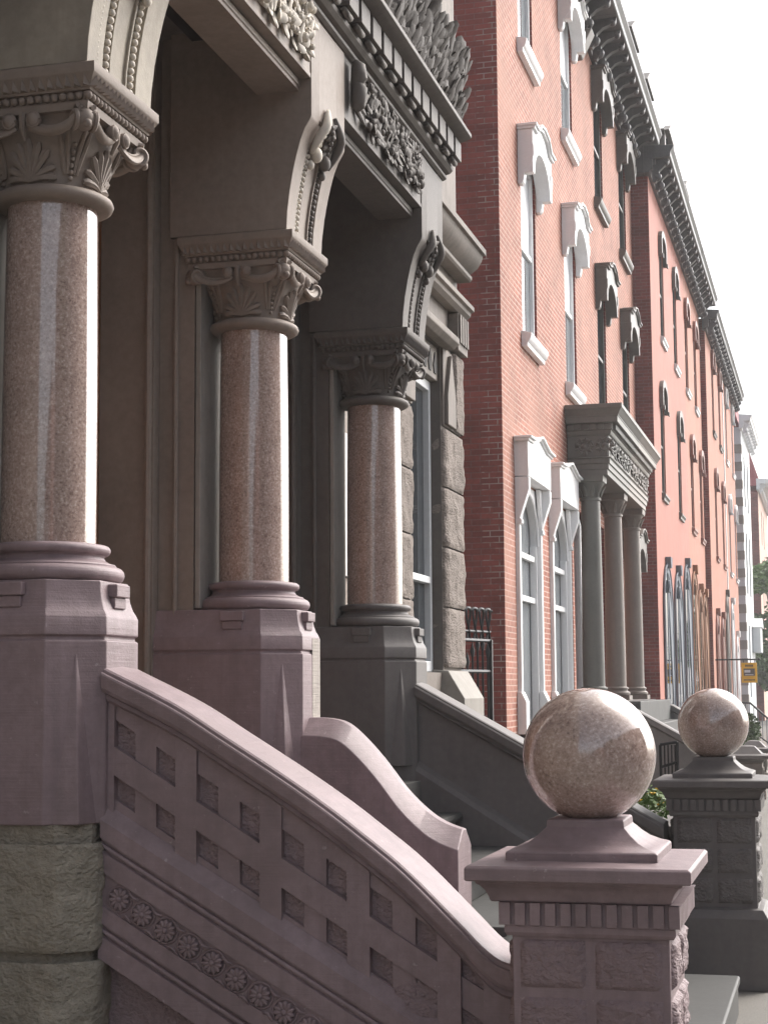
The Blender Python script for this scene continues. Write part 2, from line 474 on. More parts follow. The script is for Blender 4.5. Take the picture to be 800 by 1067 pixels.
def relief(mb, y0, y1, z0, z1, x, rnd, depth=.05, size=.09, n=60, mi=0):
    """a carved spray of leaves, buds and stems on a face looking +x"""
    m = int((y1 - y0) / .02); pts = []
    for k in range(m + 1):
        y = lerp(y0, y1, k / m)
        z = (z0 + z1) / 2 + math.sin((y - y0) * 16) * (z1 - z0) * .28
        pts.append((x + depth * .5, y, z))
    mb.tube(pts, .011, 6, mi)
    for k in range(n):
        y = rnd.uniform(y0 + .02, y1 - .02); z = rnd.uniform(z0 + .02, z1 - .02)
        a = rnd.uniform(0, 2 * PI)
        d = Vector((rnd.uniform(0, .2), math.cos(a), math.sin(a)))
        L = size * rnd.uniform(.6, 1.1)
        e = min(y - y0, y1 - y) if math.cos(a) * ((y0 + y1) / 2 - y) < 0 else 1; L = min(L, .04 + max(0, e))
        if math.sin(a) > .3: L = min(L, .035 + z1 - z)
        if math.sin(a) < -.3: L = min(L, .035 + z - z0)
        y = min(max(y, y0 + .0), y1)
        leaf_lobe(mb, (x + rnd.uniform(0, depth * .4), y, z), d, (1, 0, 0), L, L * .33, L * .2, rnd.uniform(.05, .4), 5, mi, k % 4 != 0)
        if k % 3 == 0:
            mb.ball((x + depth * .7, y, z), rnd.uniform(.012, .024), 7, 5, None, mi)

# ------------------------------------------------------------------ the setting
g = MB(); g.quad((-400, -400, -.16), (400, -400, -.16), (400, 600, -.16), (-400, 600, -.16)); struct(g.build('ground', M['earth'], smooth=False))
g = MB()
g.prism([(-3.2, -.15), (3.0, -.15), (3.0, -.004), (2.99, 0), (-3.2, 0)], 'y', -60, 260); struct(g.build('pavement', M['concrete']))
g = MB(); g.prism([(3.004, -.155), (3.16, -.155), (3.16, -.02), (3.14, 0), (3.004, 0)], 'y', -60, 260); struct(g.build('kerb', M['flag']))
g = MB(); g.quad((3.16, -60, -.14), (11.2, -60, -.14), (11.2, 260, -.14), (3.16, 260, -.14)); struct(g.build('road', M['asphalt'], smooth=False))
g = MB(); g.prism([(11.2, -.155), (15, -.155), (15, 0), (11.2, 0)], 'y', -60, 260); struct(g.build('pavement', M['concrete']))
g = MB(); g.box(-12, -3.204, 12.2, 46, -.158, -.03); struct(g.build('yard', M['earth']))

# ------------------------------------------------------------------ brownstone double house
XW = -2.62
COLY = (4.93, 6.93, 8.95)
COLX = -2.42
HB = thing('brownstone_house', 'brown stone double house at the left with a granite columned porch and carved cornice', 'house', (-2.62, 7, 0))

def quoted_wall():
    mb = MB()
    ys = [-6, 5.2, 6.72, 7.2, 8.74, 8.97, 9.2, 10.6, 11.5, 12.1]
    zs = [0, 1.05, 1.64, 2.15, 2.97, 3.95, 4.4, 11]
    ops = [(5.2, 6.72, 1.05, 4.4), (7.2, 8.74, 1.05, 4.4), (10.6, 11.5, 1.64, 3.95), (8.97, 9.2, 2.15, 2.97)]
    def inside(y, z): return any(a < y < b and c < z < d for a, b, c, d in ops)
    for i in range(len(ys) - 1):
        for j in range(len(zs) - 1):
            yc = (ys[i] + ys[i + 1]) / 2; zc = (zs[j] + zs[j + 1]) / 2
            if not inside(yc, zc):
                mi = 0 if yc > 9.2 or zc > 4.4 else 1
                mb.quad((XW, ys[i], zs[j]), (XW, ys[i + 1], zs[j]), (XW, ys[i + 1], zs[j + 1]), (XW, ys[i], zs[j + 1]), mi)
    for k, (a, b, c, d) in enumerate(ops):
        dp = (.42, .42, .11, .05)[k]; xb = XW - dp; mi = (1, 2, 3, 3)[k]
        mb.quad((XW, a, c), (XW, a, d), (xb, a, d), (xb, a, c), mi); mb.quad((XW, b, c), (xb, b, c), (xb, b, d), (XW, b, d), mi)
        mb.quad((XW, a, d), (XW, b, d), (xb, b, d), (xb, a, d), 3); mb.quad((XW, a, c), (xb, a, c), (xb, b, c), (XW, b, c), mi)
    mb.quad((XW, 12.1, 0), (-11, 12.1, 0), (-11, 12.1, 11), (XW, 12.1, 11), 0)
    mb.quad((XW, -6, 0), (XW, -6, 11), (-11, -6, 11), (-11, -6, 0), 0)
    mb.quad((XW, -6, 11), (XW, 12.1, 11), (-11, 12.1, 11), (-11, -6, 11), 0)
    mb.quad((-11, -6, 0), (-11, -6, 11), (-11, 12.1, 11), (-11, 12.1, 0), 0)
    return mb
quoted_wall().build('wall', [M['taupe'], M['umber'], M['umber_dk'], M['umber_dk']], HB, smooth=False)

# stepped door jambs behind the openings, doors
for k, (a, b, mt, md) in enumerate(((5.2, 6.72, M['umber'], M['wood']), (7.2, 8.74, M['umber_dk'], M['wood']))):
    mb = MB()
    for y0, y1 in ((a + .002, a + .07), (b - .07, b - .002)):
        mb.box(-3.04, -2.78, y0, y1, 1.06, 4.38)
        yy = (y0 - .0) if y0 > a + .5 else y1
    for sgn, e in ((1, a), (-1, b)):
        mb.tube([(-2.80, e + sgn * .078, 1.06), (-2.80, e + sgn * .078, 4.38)], .016, 8)
        mb.tube([(-2.70, e + sgn * .012, 1.06), (-2.70, e + sgn * .012, 4.38)], .012, 8)
    mb.build('door_jamb', mt, HB)
    mb = MB(); mb.box(-3.12, -3.06, a + .03, b - .03, 1.05, 4.36)
    d = mb.build('door', md, HB)
    p = MB()
    mid = (a + b) / 2
    for y0, y1 in ((a + .15, mid - .06), (mid + .06, b - .15)):
        for z0, z1 in ((1.2, 1.75), (1.9, 2.9), (3.2, 3.9)):
            p.box(-3.058, -3.035, y0, y1, z0, z1)
    for e in (a + .09, b - .09, mid):
        p.box(-3.058, -3.03, e - .03, e + .03, 1.06, 4.3)
    p.build('door_panel', md, d, bev=.008)

# piers behind the columns: paler colour stands in for the sky-lit street side
for k, y in enumerate(COLY):
    mb = MB(); mb.box(XW + .004, -2.592, y - .205, y + .24 if k < 2 else y + .018, 1.87, 3.46)
    mb.build('pilaster', M['pale_jamb'], HB, bev=.004)

# column shaft
def shaft_mb(y):
    mb = MB(); prof = []
    for k in range(25):
        t = k / 24
        r = .153 - .006 * t + .002 * math.sin(PI * t)
        prof.append((r, 1.985 + (3.095 - 1.985) * t))
    mb.lathe(prof, (COLX, y), 96); return mb
def base_mb(y):
    mb = MB()
    def torus(r, z, a, n=10): return [(r + a * math.cos(t), z + a * math.sin(t) * 1.0) for t in [(-PI / 2 + PI * i / n) for i in range(n + 1)]]
    prof = [(.20, 1.86)] + torus(.218, 1.887, .026) + [(.218, 1.917), (.214, 1.921), (.200, 1.924), (.184, 1.934), (.178, 1.944), (.181, 1.950)] + torus(.183, 1.967, .016) + [(.168, 1.986), (.15, 1.988)]
    mb.lathe(prof, (COLX, y), 64); return mb

def bell_r(th, t):
    """capital bell: circle at the neck growing into a square with swooping corners"""
    rc = .158 + .034 * t ** 1.6
    sq = .196 / max(abs(math.cos(th)), abs(math.sin(th))); sq = min(sq, .30)
    k = t ** 2.6
    cor = abs(math.sin(2 * th)) ** 3
    return rc * (1 - k) + k * (sq * (1 + .06 * cor))
Z0B, Z1B = 3.128, 3.35
def bell_pt(y, th, t, out=0):
    r = bell_r(th, t) + out
    return Vector((COLX + r * math.cos(th), y + r * math.sin(th), lerp(Z0B, Z1B, t)))
def capital_mb(y):
    mb = MB(); c = (COLX, y)
    mb.lathe([(.14, 3.082), (.178, 3.085), (.193, 3.094), (.198, 3.106), (.193, 3.119), (.178, 3.128), (.15, 3.132)], c, 64)
    n = 72; L = 12; vs = []; fs = []
    for k in range(L + 1):
        for i in range(n): vs.append(bell_pt(y, 2 * PI * i / n, k / L))
    for k in range(L):
        for i in range(n):
            j = (i + 1) % n; fs.append((k * n + i, k * n + j, k * n + n + j, k * n + n + i))
    mb.add(vs, fs)
    mb.stack(c, [(.222, 3.342), (.226, 3.366), (.215, 3.3665)])
    mb.stack(c, [(.2, 3.3665), (.216, 3.37), (.222, 3.398), (.236, 3.3985), (.237, 3.404), (.258, 3.444), (.262, 3.448), (.262, 3.478), (.256, 3.482)])
    for f in range(4):
        fa = f * PI / 2 - PI / 2
        u = Vector((-math.sin(fa), math.cos(fa), 0)); o = Vector((math.cos(fa), math.sin(fa), 0)); cc = Vector((COLX, y, 0))
        # bead row and saw teeth round the abacus
        for k in range(17):
            s = -.224 + .028 * k
            mb.ball(cc + o * .226 + u * s + Vector((0, 0, 3.384)), .0135, 8, 6)
        for k in range(16):
            s = -.232 + .0305 * k
            a = cc + o * .239 + u * (s - .0135) + Vector((0, 0, 3.406)); b = cc + o * .239 + u * (s + .0135) + Vector((0, 0, 3.406))
            d = cc + o * .259 + u * s + Vector((0, 0, 3.443)); e = cc + o * .262 + u * s + Vector((0, 0, 3.408))
            mb.add([a, b, d, e], [(0, 1, 3), (1, 2, 3), (2, 0, 3), (0, 2, 1)])
        # palmette
        for k in range(-4, 5):
            ang = k * R(21); pts = []; rs = []
            ln = .135 - .007 * abs(k)
            for q in range(8):
                t = q / 7
                uu = math.sin(ang) * ln * t * (.85 + .15 * t) * .78; zz = math.cos(ang * .86) * ln * t + .012
                zz -= (.02 * t * t if abs(k) >= 3 else 0)
                tt = zz / (Z1B - Z0B); r0 = bell_r(fa, tt)
                th = fa + uu / r0
                pts.append(bell_pt(y, th, tt, .006)); rs.append(.0065 + .0105 * t ** 1.2 if q < 7 else .008)
            mb.tube(pts, rs, 6)
        for k in range(-3, 4):
            th = fa + k * .13
            mb.tube([bell_pt(y, th, .06 + .02 * abs(k), .004), bell_pt(y, th + k * .03, .2 - .02 * abs(k), .008)], [.006, .009], 6)
        # foliage strokes up the corner
        ca = fa + PI / 4
        for k in (-2, -1, 1, 2):
            pts = [bell_pt(y, ca + k * .06 * (1 + 1.1 * t), .18 + .62 * t, .005) for t in (0, .25, .5, .75, 1)]
            mb.tube(pts, [.005, .008, .009, .009, .005], 6)
        for q in range(6):
            p = bell_pt(y, ca, .12 + .09 * q, .006); mb.ball(p, .0085, 6, 5)
        # corner scroll
        od = Vector((math.cos(ca), math.sin(ca), 0)); sd = Vector((-math.sin(ca), math.cos(ca), 0))
        pc = cc + od * .288 + Vector((0, 0, 3.313))
        rot = Matrix((od, sd, Vector((0, 0, 1)))).transposed()
        mb.ball(pc, (.036, .034, .038), 14, 10, rot)
        for sg in (-1, 1):
            sp = []
            for q in range(26):
                a = q / 25 * 2.6 * 2 * PI / 1.6; rr = .041 * (1 - q / 34)
                sp.append(pc + sd * sg * (.026 + .012 * q / 25) + od * math.cos(a + 1.2) * rr + Vector((0, 0, math.sin(a + 1.2) * rr)))
            mb.tube(sp, .0085, 6)
        mb.ball(pc + od * .03 + Vector((0, 0, -.022)), .015, 8, 6)
        # garlands from corner to the middle of the face
        for sg in (-1, 1):
            pts = []
            for q in range(15):
                t = q / 14
                uu = sg * (.205 * (1 - t) + .022 * t); zz = 3.335 - .058 * math.sin(PI * (t ** .75) * .78)
                tt = (zz - Z0B) / (Z1B - Z0B)
                rad = .232 - .012 * t
                pts.append(cc + o * rad + u * uu + Vector((0, 0, zz)))
            mb.tube(pts, [.012 + .004 * math.sin(PI * q / 14) for q in range(15)], 7, 0, .7)
            mb.tube([p + Vector((0, 0, .016)) - o * .006 for p in pts], .007, 6)
            mb.ball(cc + o * .228 + u * sg * .042 + Vector((0, 0, 3.318)), (.024, .024, .026), 10, 8)
            sp = [cc + o * .236 + u * (sg * .042 + math.cos(a) * .022) + Vector((0, 0, 3.318 + math.sin(a) * .024)) for a in [i * .5 for i in range(13)]]
            mb.tube(sp, .0045, 5)
        mb.tube([cc + o * .205 + u * 0 + Vector((0, 0, 3.26)), cc + o * .224 + Vector((0, 0, 3.30)), cc + o * .226 + Vector((0, 0, 3.345))], [.006, .01, .012], 6)
    return mb
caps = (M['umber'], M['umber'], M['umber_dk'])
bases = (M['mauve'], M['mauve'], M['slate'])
for k, y in enumerate(COLY):
    col = shaft_mb(y).build('column', M['granite'], HB)
    capital_mb(y).build('capital', caps[k], col, ang=50)
    base_mb(y).build('column_base', bases[k], col)

# pedestals: chamfered, with broach stops and little tabs
def pedestal_mb(y, z0, wing):
    mb = MB(); h = .262; c = .14
    def plan(h, c, xl):
        return [(xl, y - h), (COLX + h - c, y - h), (COLX + h, y - h + c), (COLX + h, y + h - c), (COLX + h - c, y + h), (xl, y + h)]
    xl = -3.02 if wing else -3.3
    # neck with concave flare, groove, then the body
    secs = []
    for hh, z in ((.232, 1.862), (.234, 1.835), (.239, 1.80), (.248, 1.772), (.259, 1.752), (.262, 1.745), (.262, 1.69), (.253, 1.688), (.253, 1.676), (.262, 1.674), (.262, z0)):
        secs.append([(p[0], p[1], z) for p in plan(hh, c * hh / .262, xl)])
    mb.sweep(secs)
    # broach stops on the two street corners
    for sg in (-1, 1):
        a = Vector((COLX + h - c, y + sg * h, 0)); b = Vector((COLX + h, y + sg * (h - c), 0)); corner = Vector((COLX + h, y + sg * h, 0))
        m = (a + b) / 2
        zt, zb = 1.655, max(z0, 1.118)
        tip = m + Vector((0, 0, zt)); pk = m.lerp(corner, .42)
        mb.add([tip, a.lerp(b, .16) + Vector((0, 0, zb)), pk + Vector((0, 0, zb)), a.lerp(b, .86) + Vector((0, 0, zb))], [(0, 1, 2), (0, 2, 3), (1, 3, 2)])
    # tabs under the base
    for (px, py, ax) in ((COLX - .01, y - .236, 'y'), (COLX + .236, y + .0, 'x')):
        for z1, z2, d, w in ((1.853, 1.812, .028, .052), (1.812, 1.776, .018, .044)):
            if ax == 'y': mb.box(px - w, px + w, py - d, py + .04, z2, z1)
            else: mb.box(px - .04, px + d, py - w, py + w, z2, z1)
    return mb
pedestal_mb(COLY[0], 1.118, False).build('pedestal', M['mauve'], HB, bev=.006)
p2 = pedestal_mb(COLY[1], .6, True); p2.build('pedestal', M['mauve'], HB, bev=.006)
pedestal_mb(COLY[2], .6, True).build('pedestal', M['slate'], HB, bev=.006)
# unpainted patch on the middle pedestal street face
mb = MB(); mb.box(-2.1595, -2.1565, 6.94, 7.050, 1.2, 1.742); mb.build('bare_patch', M['bare'], HB, smooth=False)
# rough stone courses under the near pedestal
mb = MB()
yf = COLY[0] - .27; xr = COLX + .262; cc = .085
pth = lambda s: [(-3.6, yf + s), (xr - cc - s, yf + s), (xr - s, yf + cc + s), (xr - s, COLY[0] + .33)]
for i, (za, zb) in enumerate(((.745, 1.062), (.40, .715), (.06, .37))):
    rock_face(mb, pth(.006), za, zb, .013, .012, 3 + i * 5, .012, freq=14)
mb.build('rough_course', M['green_rock'], HB, ang=180)
mb = MB(); pl = pth(.026) + [(-3.6, COLY[0] + .33)]
mb.prism(pl, 'z', 0, 1.119); mb.build('bed_joint', M['green_rock'], HB)

# cove piers above the capitals
PR = [(3.483, -2.186), (3.56, -2.182), (3.65, -2.171), (3.74, -2.155), (3.81, -2.139), (3.87, -2.122), (3.92, -2.102), (3.96, -2.078), (3.975, -2.073)]
def cove_x(z):
    for (a, x0), (b, x1) in zip(PR, PR[1:]):
        if z <= b: return lerp(x0, x1, (z - a) / (b - a))
    return PR[-1][1]
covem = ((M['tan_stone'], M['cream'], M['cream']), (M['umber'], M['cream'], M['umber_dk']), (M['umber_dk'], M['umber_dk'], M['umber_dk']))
for k, y in enumerate(COLY):
    mb = MB(); h = .255
    full = [(x, z) for z, x in PR]
    poly = lambda ins: [(-2.72, 3.483)] + [(x - ins, z) for x, z in full] + [(-2.073 - ins, 4.44), (-2.72, 4.44)]
    mb.prism(poly(.016), 'y', y - h + .004, y + h - .004)
    mb.prism(poly(0), 'y', y - h, y - h + .115); mb.prism(poly(0), 'y', y + .12, y + h)
    mb.prism([(x, z) for x, z in poly(.0) if z >= 3.97][:0] or [(-2.6, 3.985), (-2.0725, 3.985), (-2.0725, 4.436), (-2.6, 4.436)], 'y', y - h + .11, y + .125)
    mb.prism(poly(.006), 'y', y - .075, y - .062); mb.prism(poly(.006), 'y', y + .052, y + .064)
    pier = mb.build('porch_pier', [covem[k][0]], HB, bev=.003)
    for s, (yy, mt) in enumerate(((y - .105, covem[k][1]), (y + .09, covem[k][2]))):
        mb = MB(); n = 17 if k else 20
        for q in range(n):
            z = 3.50 + q * .0245
            if z > 3.86 and k: break
            mb.ball((cove_x(z) - .008, yy, z), (.0125, .0135, .0120), 8, 6)
        if k < 2 and s == 0:
            for q in range(n + 6):
                z = 3.497 + q * .019
                if z > 3.86 and k: break
                mb.ball((cove_x(z) - .006, yy - (.075 if k == 0 else .03), z), (.008, .009, .009), 6, 5)
        mb.build('bead_row', mt, pier, ang=180)
    # leaf crest closing the cove
    for s, mt in ((0, covem[k][1]), (1, covem[k][2])):
        mb = MB(); sg = -1 if s == 0 else 1
        hood = []
        for q in range(12):
            t = q / 11; z = lerp(3.85, 4.06, t); w = .115 * math.sin(PI * min(1, .18 + .8 * (1 - t)) * .62)
            hood.append((cove_x(z) + .012 + .014 * math.sin(PI * t), y + .005 + sg * (w + .012), z))
        mb.tube(hood, [.010 + .012 * math.sin(PI * q / 11) for q in range(12)], 8)
        for q in range(7):
            t = q / 7; z = lerp(3.885, 4.03, t)
            mb.ball((cove_x(z) + .006, y + sg * (.078 - .055 * t), z), (.013, .016, .014), 8, 6)
        mb.ball((cove_x(3.86) + .014, y + sg * .062, 3.86), (.028, .034, .036), 10, 8)
        mb.ball((cove_x(3.81) + .008, y + sg * .085, 3.81), (.018, .022, .022), 8, 6)
        for q in range(4):
            z = 3.87 + q * .04
            leaf_lobe(mb, (cove_x(z) - .004, y + sg * .02, z), (.12, sg * .8, .7), (1, 0, 0), .065, .016, .012, .3, 4)
        mb.build('leaf_crest', mt, pier, ang=180)

# lintels with carved friezes
rl = random.Random(5)
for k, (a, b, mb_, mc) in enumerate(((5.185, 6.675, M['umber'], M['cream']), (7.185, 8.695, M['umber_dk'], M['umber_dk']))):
    mb = MB()
    mb.prism([(-2.32, 4.085), (-2.128, 4.085), (-2.128, 4.10), (-2.122, 4.104), (-2.122, 4.128), (-2.135, 4.132), (-2.135, 4.137), (-2.075, 4.137), (-2.075, 4.157), (-2.0785, 4.160), (-2.0785, 4.441), (-2.32, 4.441)], 'y', a, b)
    lt = mb.build('lintel', mb_, HB, bev=.002)
    mb = MB()
    relief(mb, (a + .12) if k == 0 else a + .28, b - .04 if k == 0 else b - .1, 4.172, 4.43, -2.078, rl, .06 if k == 0 else .05, .078, 230)
    if k == 1:
        mb.tube([(-2.05, a + .1, 4.20), (-2.035, a + .1, 4.22), (-2.03, a + .1, 4.30), (-2.04, a + .1, 4.325), (-2.03, a + .1, 4.35), (-2.035, a + .1, 4.41), (-2.05, a + .1, 4.43)], [.02, .035, .04, .03, .04, .035, .02], 10)
        for q in range(5):
            leaf_lobe(mb, (-2.07, a + .13, 4.26 + q * .02), (0.05, 1, (q - 2) * .3), (1, 0, 0), .16, .018, .014, .1, 5)
    mb.build('carved_relief', mc, lt, ang=42)
    mb = MB(); mb.box(-2.62, -2.32, a - .05, b + .05, 4.36, 4.44); mb.build('porch_soffit', M['dark'], HB)  # darkness of the unlit porch recess put into the ceiling colour
mb = MB(); mb.prism([(-2.32, 4.085), (-2.128, 4.085), (-2.128, 4.13), (-2.0785, 4.137), (-2.0785, 4.441), (-2.32, 4.441)], 'y', 3.2, 4.67); mb.build('lintel', M['umber'], HB)

# main cornice with slots and acanthus cresting
mb = MB()
mb.prism([(-2.6, 4.442), (-2.066, 4.442), (-2.05, 4.452), (-2.048, 4.466), (-2.058, 4.474), (-2.03, 4.480), (-2.012, 4.497), (-2.008, 4.516), (-2.02, 4.532), (-2.035, 4.536), (-2.035, 4.652), (-1.98, 4.654), (-1.93, 4.668), (-1.908, 4.676), (-1.90, 4.682), (-1.90, 4.705), (-1.915, 4.712), (-2.6, 4.725)], 'y', 2.5, 9.225)
cor = mb.build('cornice', [M['umber_dk']], HB, bev=.002)
mb = MB(); y = 9.225
while y > 2.7:
    mb.box(-2.03, -1.962, y - .152, y - .002, 4.541, 4.65); y -= .198
mb.build('dentil_band', M['umber_dk'], cor, bev=.003)
mb = MB(); y = 9.20
while y > 2.7:
    mb.tube([(-1.99, y - .13, 4.522), (-1.99, y - .02, 4.522)], .016, 7); y -= .198
mb.build('bead_moulding', M['umber_dk'], cor, ang=180)
mb = MB(); rc = random.Random(11)
secs = []
for i in range(60):
    y = lerp(4.3, 9.215, i / 59); hh = .40 + .025 * math.sin(i * 1.9) + .02 * math.sin(i * .8); e = 1 if i < 58 else (.92 if i == 58 else .7)
    secs.append([(-2.2, y, 4.71), (-2.0, y, 4.71), (-1.985, y, 4.80), (-2.0, y, 4.71 + hh * .5 * e), (-1.99, y, 4.71 + hh * .75 * e), (-1.965, y, 4.71 + hh * .92 * e), (-1.99, y, 4.71 + hh * e), (-2.2, y, 4.71 + hh * e)])
mb.sweep(secs)
y = 9.19; i = 0
while y > 4.4:
    for row in range(4):
        z = 4.715 + .105 * row + rc.uniform(-.015, .015)
        for q in range(2):
            a_ = rc.uniform(-.5, .5); yy = y + rc.uniform(-.03, .03)
            L = rc.uniform(.12, .17)
            leaf_lobe(mb, (-2.0 + .012 * row + rc.uniform(-.01, .012), yy, z), (.12 + .1 * (row == 3), a_, 1), (1, rc.uniform(-.2, .2), 0), L, L * .30, L * .17, rc.uniform(.1, .45), 5, 0, True)
            leaf_lobe(mb, (-1.985 + .012 * row, yy + rc.uniform(-.03, .03), z + .03), (.2, rc.choice((-1, 1)) * rc.uniform(.5, 1.1), .8), (1, 0, 0), L * .6, L * .17, L * .12, .4, 4, 0, False)
    y -= .082; i += 1
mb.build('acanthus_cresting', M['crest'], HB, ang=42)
mb = MB(); mb.box(-2.6, -2.06, 2.5, 9.18, 4.727, 5.02); mb.build('parapet', M['umber_dk'], HB)

# window beside the porch and its dressings
mb = MB()
for a, b, c, d in ((10.605, 10.66, 1.645, 3.70), (11.44, 11.495, 1.645, 3.70), (10.66, 11.44, 1.645, 1.72), (10.66, 11.44, 2.26, 2.31), (10.66, 11.44, 3.63, 3.70)):
    mb.box(-2.76, -2.69, a, b, c, d)
w = mb.build('window', M['soft_white'], HB, bev=.006)
mb = MB(); mb.box(-2.75, -2.735, 10.66, 11.44, 1.72, 3.63); mb.build('pane', M['glass'], w)
mb = MB(); mb.box(-2.735, -2.64, 10.60, 11.50, 3.705, 3.945)
for q in range(5):
    y = 10.67 + q * .175
mb.build('window_head', M['taupe'], w, bev=.006)
mb = MB()
for q in range(6):
    y = 10.66 + q * .15
    mb.prism([(y, 3.90), (y + .05, 3.80), (y + .03, 3.745), (y - .03, 3.745), (y - .05, 3.80)], 'x', -2.6405, -2.632)
mb.build('teardrop_shade', M['dark'], w, smooth=False)  # not cut in: recess shade put into the dark colour
mb = MB()
mb.prism([(-2.615, 3.95), (-2.54, 3.95), (-2.50, 3.985), (-2.50, 4.03), (-2.56, 4.05), (-2.615, 4.09)], 'y', 10.45, 11.62)
mb.build('window_hood', M['taupe'], HB, bev=.008)
mb = MB(); mb.box(-2.64, -2.60, 8.975, 9.195, 2.155, 2.965); o = mb.build('side_panel', M['blind'], HB)  # added white panel standing in for a bright streak of reflected sky
# belt mouldings
mb = MB()
mb.prism([(-2.615, 4.56), (-2.52, 4.56), (-2.505, 4.575), (-2.505, 4.60), (-2.52, 4.615), (-2.50, 4.63), (-2.46, 4.66), (-2.43, 4.71), (-2.42, 4.75), (-2.395, 4.755), (-2.395, 4.80), (-2.615, 4.84)], 'y', 9.26, 12.11)
mb.build('belt_moulding', M['taupe'], HB, bev=.003)
mb = MB()
mb.prism([(-2.615, 4.27), (-2.55, 4.27), (-2.52, 4.295), (-2.515, 4.32), (-2.49, 4.33), (-2.49, 4.365), (-2.615, 4.40)], 'y', 9.26, 12.11)
mb.build('belt_moulding', M['taupe'], HB, bev=.003)
mb = MB(); mb.box(-2.615, -2.545, 11.78, 12.105, 3.985, 4.26)
for q in range(4): mb.box(-2.545, -2.53, 11.80 + q * .078, 11.85 + q * .078, 4.04, 4.255)
mb.build('fluted_block', M['taupe'], HB, bev=.004)
# pale flat band high up the wall
# corner stones: rough below, smooth chamfered above
mb = MB()
for i in range(4):
    za = 1.68 + i * .425
    mb = MB(); rock_face(mb, [(XW - .09, 11.515), (XW + .005, 11.515), (XW + .028, 11.56), (XW + .028, 12.10), (XW - .02, 12.115)], za, za + .413, .016, .02, 30 + i, .014, freq=10)
    mb.build('quoin', M['taupe_rock'], HB, ang=180); mb = MB()
    rock_face(mb, [(XW + .0, 9.75), (XW + .02, 9.78), (XW + .02, 10.56), (XW - .09, 10.585)], za, za + .413, .016, .02, 50 + i, .014, freq=10)
    mb.build('quoin', M['taupe_rock'], HB, ang=180)
mb = MB()
mb.prism([(11.515, 3.39), (12.10, 3.39), (12.10, 3.96), (11.515, 3.96)], 'x', XW, XW + .02)
mb.prism([(11.54, 3.40), (11.80, 3.40), (11.80, 3.62), (11.67, 3.92), (11.54, 3.62)], 'x', XW + .02, XW + .05)
mb.build('chamfer_stone', M['taupe'], HB, bev=.006); mb = MB()
mb.prism([(9.9, 3.39), (10.585, 3.39), (10.585, 3.96), (9.9, 3.96)], 'x', XW, XW + .02)
mb.prism([(10.3, 3.40), (10.56, 3.40), (10.56, 3.62), (10.43, 3.92), (10.3, 3.62)], 'x', XW + .02, XW + .05)
mb.build('chamfer_stone', M['taupe'], HB, bev=.006)
mb = MB(); rock_face(mb, [(XW + .005, 11.83), (XW + .035, 11.85), (XW + .035, 12.11), (XW - .02, 12.118)], 3.40, 3.97, .016, .02, 77, .014, freq=10)
mb.build('quoin', M['taupe_rock'], HB, ang=180)
mb = MB(); mb.prism([(XW - .1, 1.0), (-2.46, 1.0), (-2.46, 1.46), (-2.575, 1.655), (XW - .1, 1.665)], 'y', 11.46, 12.13)
mb.build('plinth_block', M['pale_jamb'], HB, bev=.008)
mb = MB(); mb.box(-3.05, -2.1, 5.24, 8.66, 0, 1.045); mb.build('porch_floor', M['flag'], HB)

# ------------------------------------------------------------------ stair walls
CUR = [(-2.25, 1.632), (-2.152, 1.585), (-1.933, 1.480), (-1.775, 1.385), (-1.584, 1.268), (-1.45, 1.180), (-1.362, 1.116), (-1.216, 1.003), (-1.047, .843), (-.985, .782), (-.93, .745), (-.86, .735)]
CUR3 = [(-2.3, 1.631), (-2.158, 1.552), (-1.594, 1.239), (-1.2, 1.015), (-.86, .822)]
def coping_mb(yc, CUR=CUR, x0=-2.168, x1=-.86):
    dz = 0
    sec = [(-.085, -.105), (-.11, -.102), (-.122, -.092), (-.116, -.080), (-.132, -.074), (-.138, -.062), (-.142, -.024), (-.139, -.018), (-.130, -.0155), (-.129, -.006), (-.122, 0), (0, .008), (.122, 0), (.129, -.006), (.130, -.0155), (.139, -.018), (.142, -.024), (.138, -.062), (.132, -.074), (.116, -.08), (.122, -.092), (.11, -.102), (.085, -.105)]
    secs = []; n = 70
    for k in range(n + 1):
        x = lerp(x0, x1, k / n); z = interp(CUR, x) + dz
        sl = (interp(CUR, x + .01) - interp(CUR, x - .01)) / .02
        cz = 1 / math.sqrt(1 + sl * sl)
        secs.append([(x + b * sl * cz * -1 * 0, yc + a, z + b) for a, b in sec])
    mb = MB(); mb.sweep(secs); return mb
def ztop(x): return interp(CUR, x)
LED = lambda x: 1.158 - .575 * (x + 2.158)
BN = thing('stair_balustrade', 'mauve painted stone stair balustrade in the foreground with woven lattice panels and a rosette band', 'balustrade', (-1.5, 4.93, 0))
coping_mb(4.93).build('coping', M['mauve'], BN, ang=16)
YB = 4.93
mb = MB()
xs = [lerp(-2.168, -.87, i / 60) for i in range(61)]
mb.prism([(x, ztop(x) - .095) for x in xs] + [(-.87, .2), (-2.168, .2)], 'y', YB - .075, YB + .09)
body = mb.build('panel', M['mauve_rock'], BN)
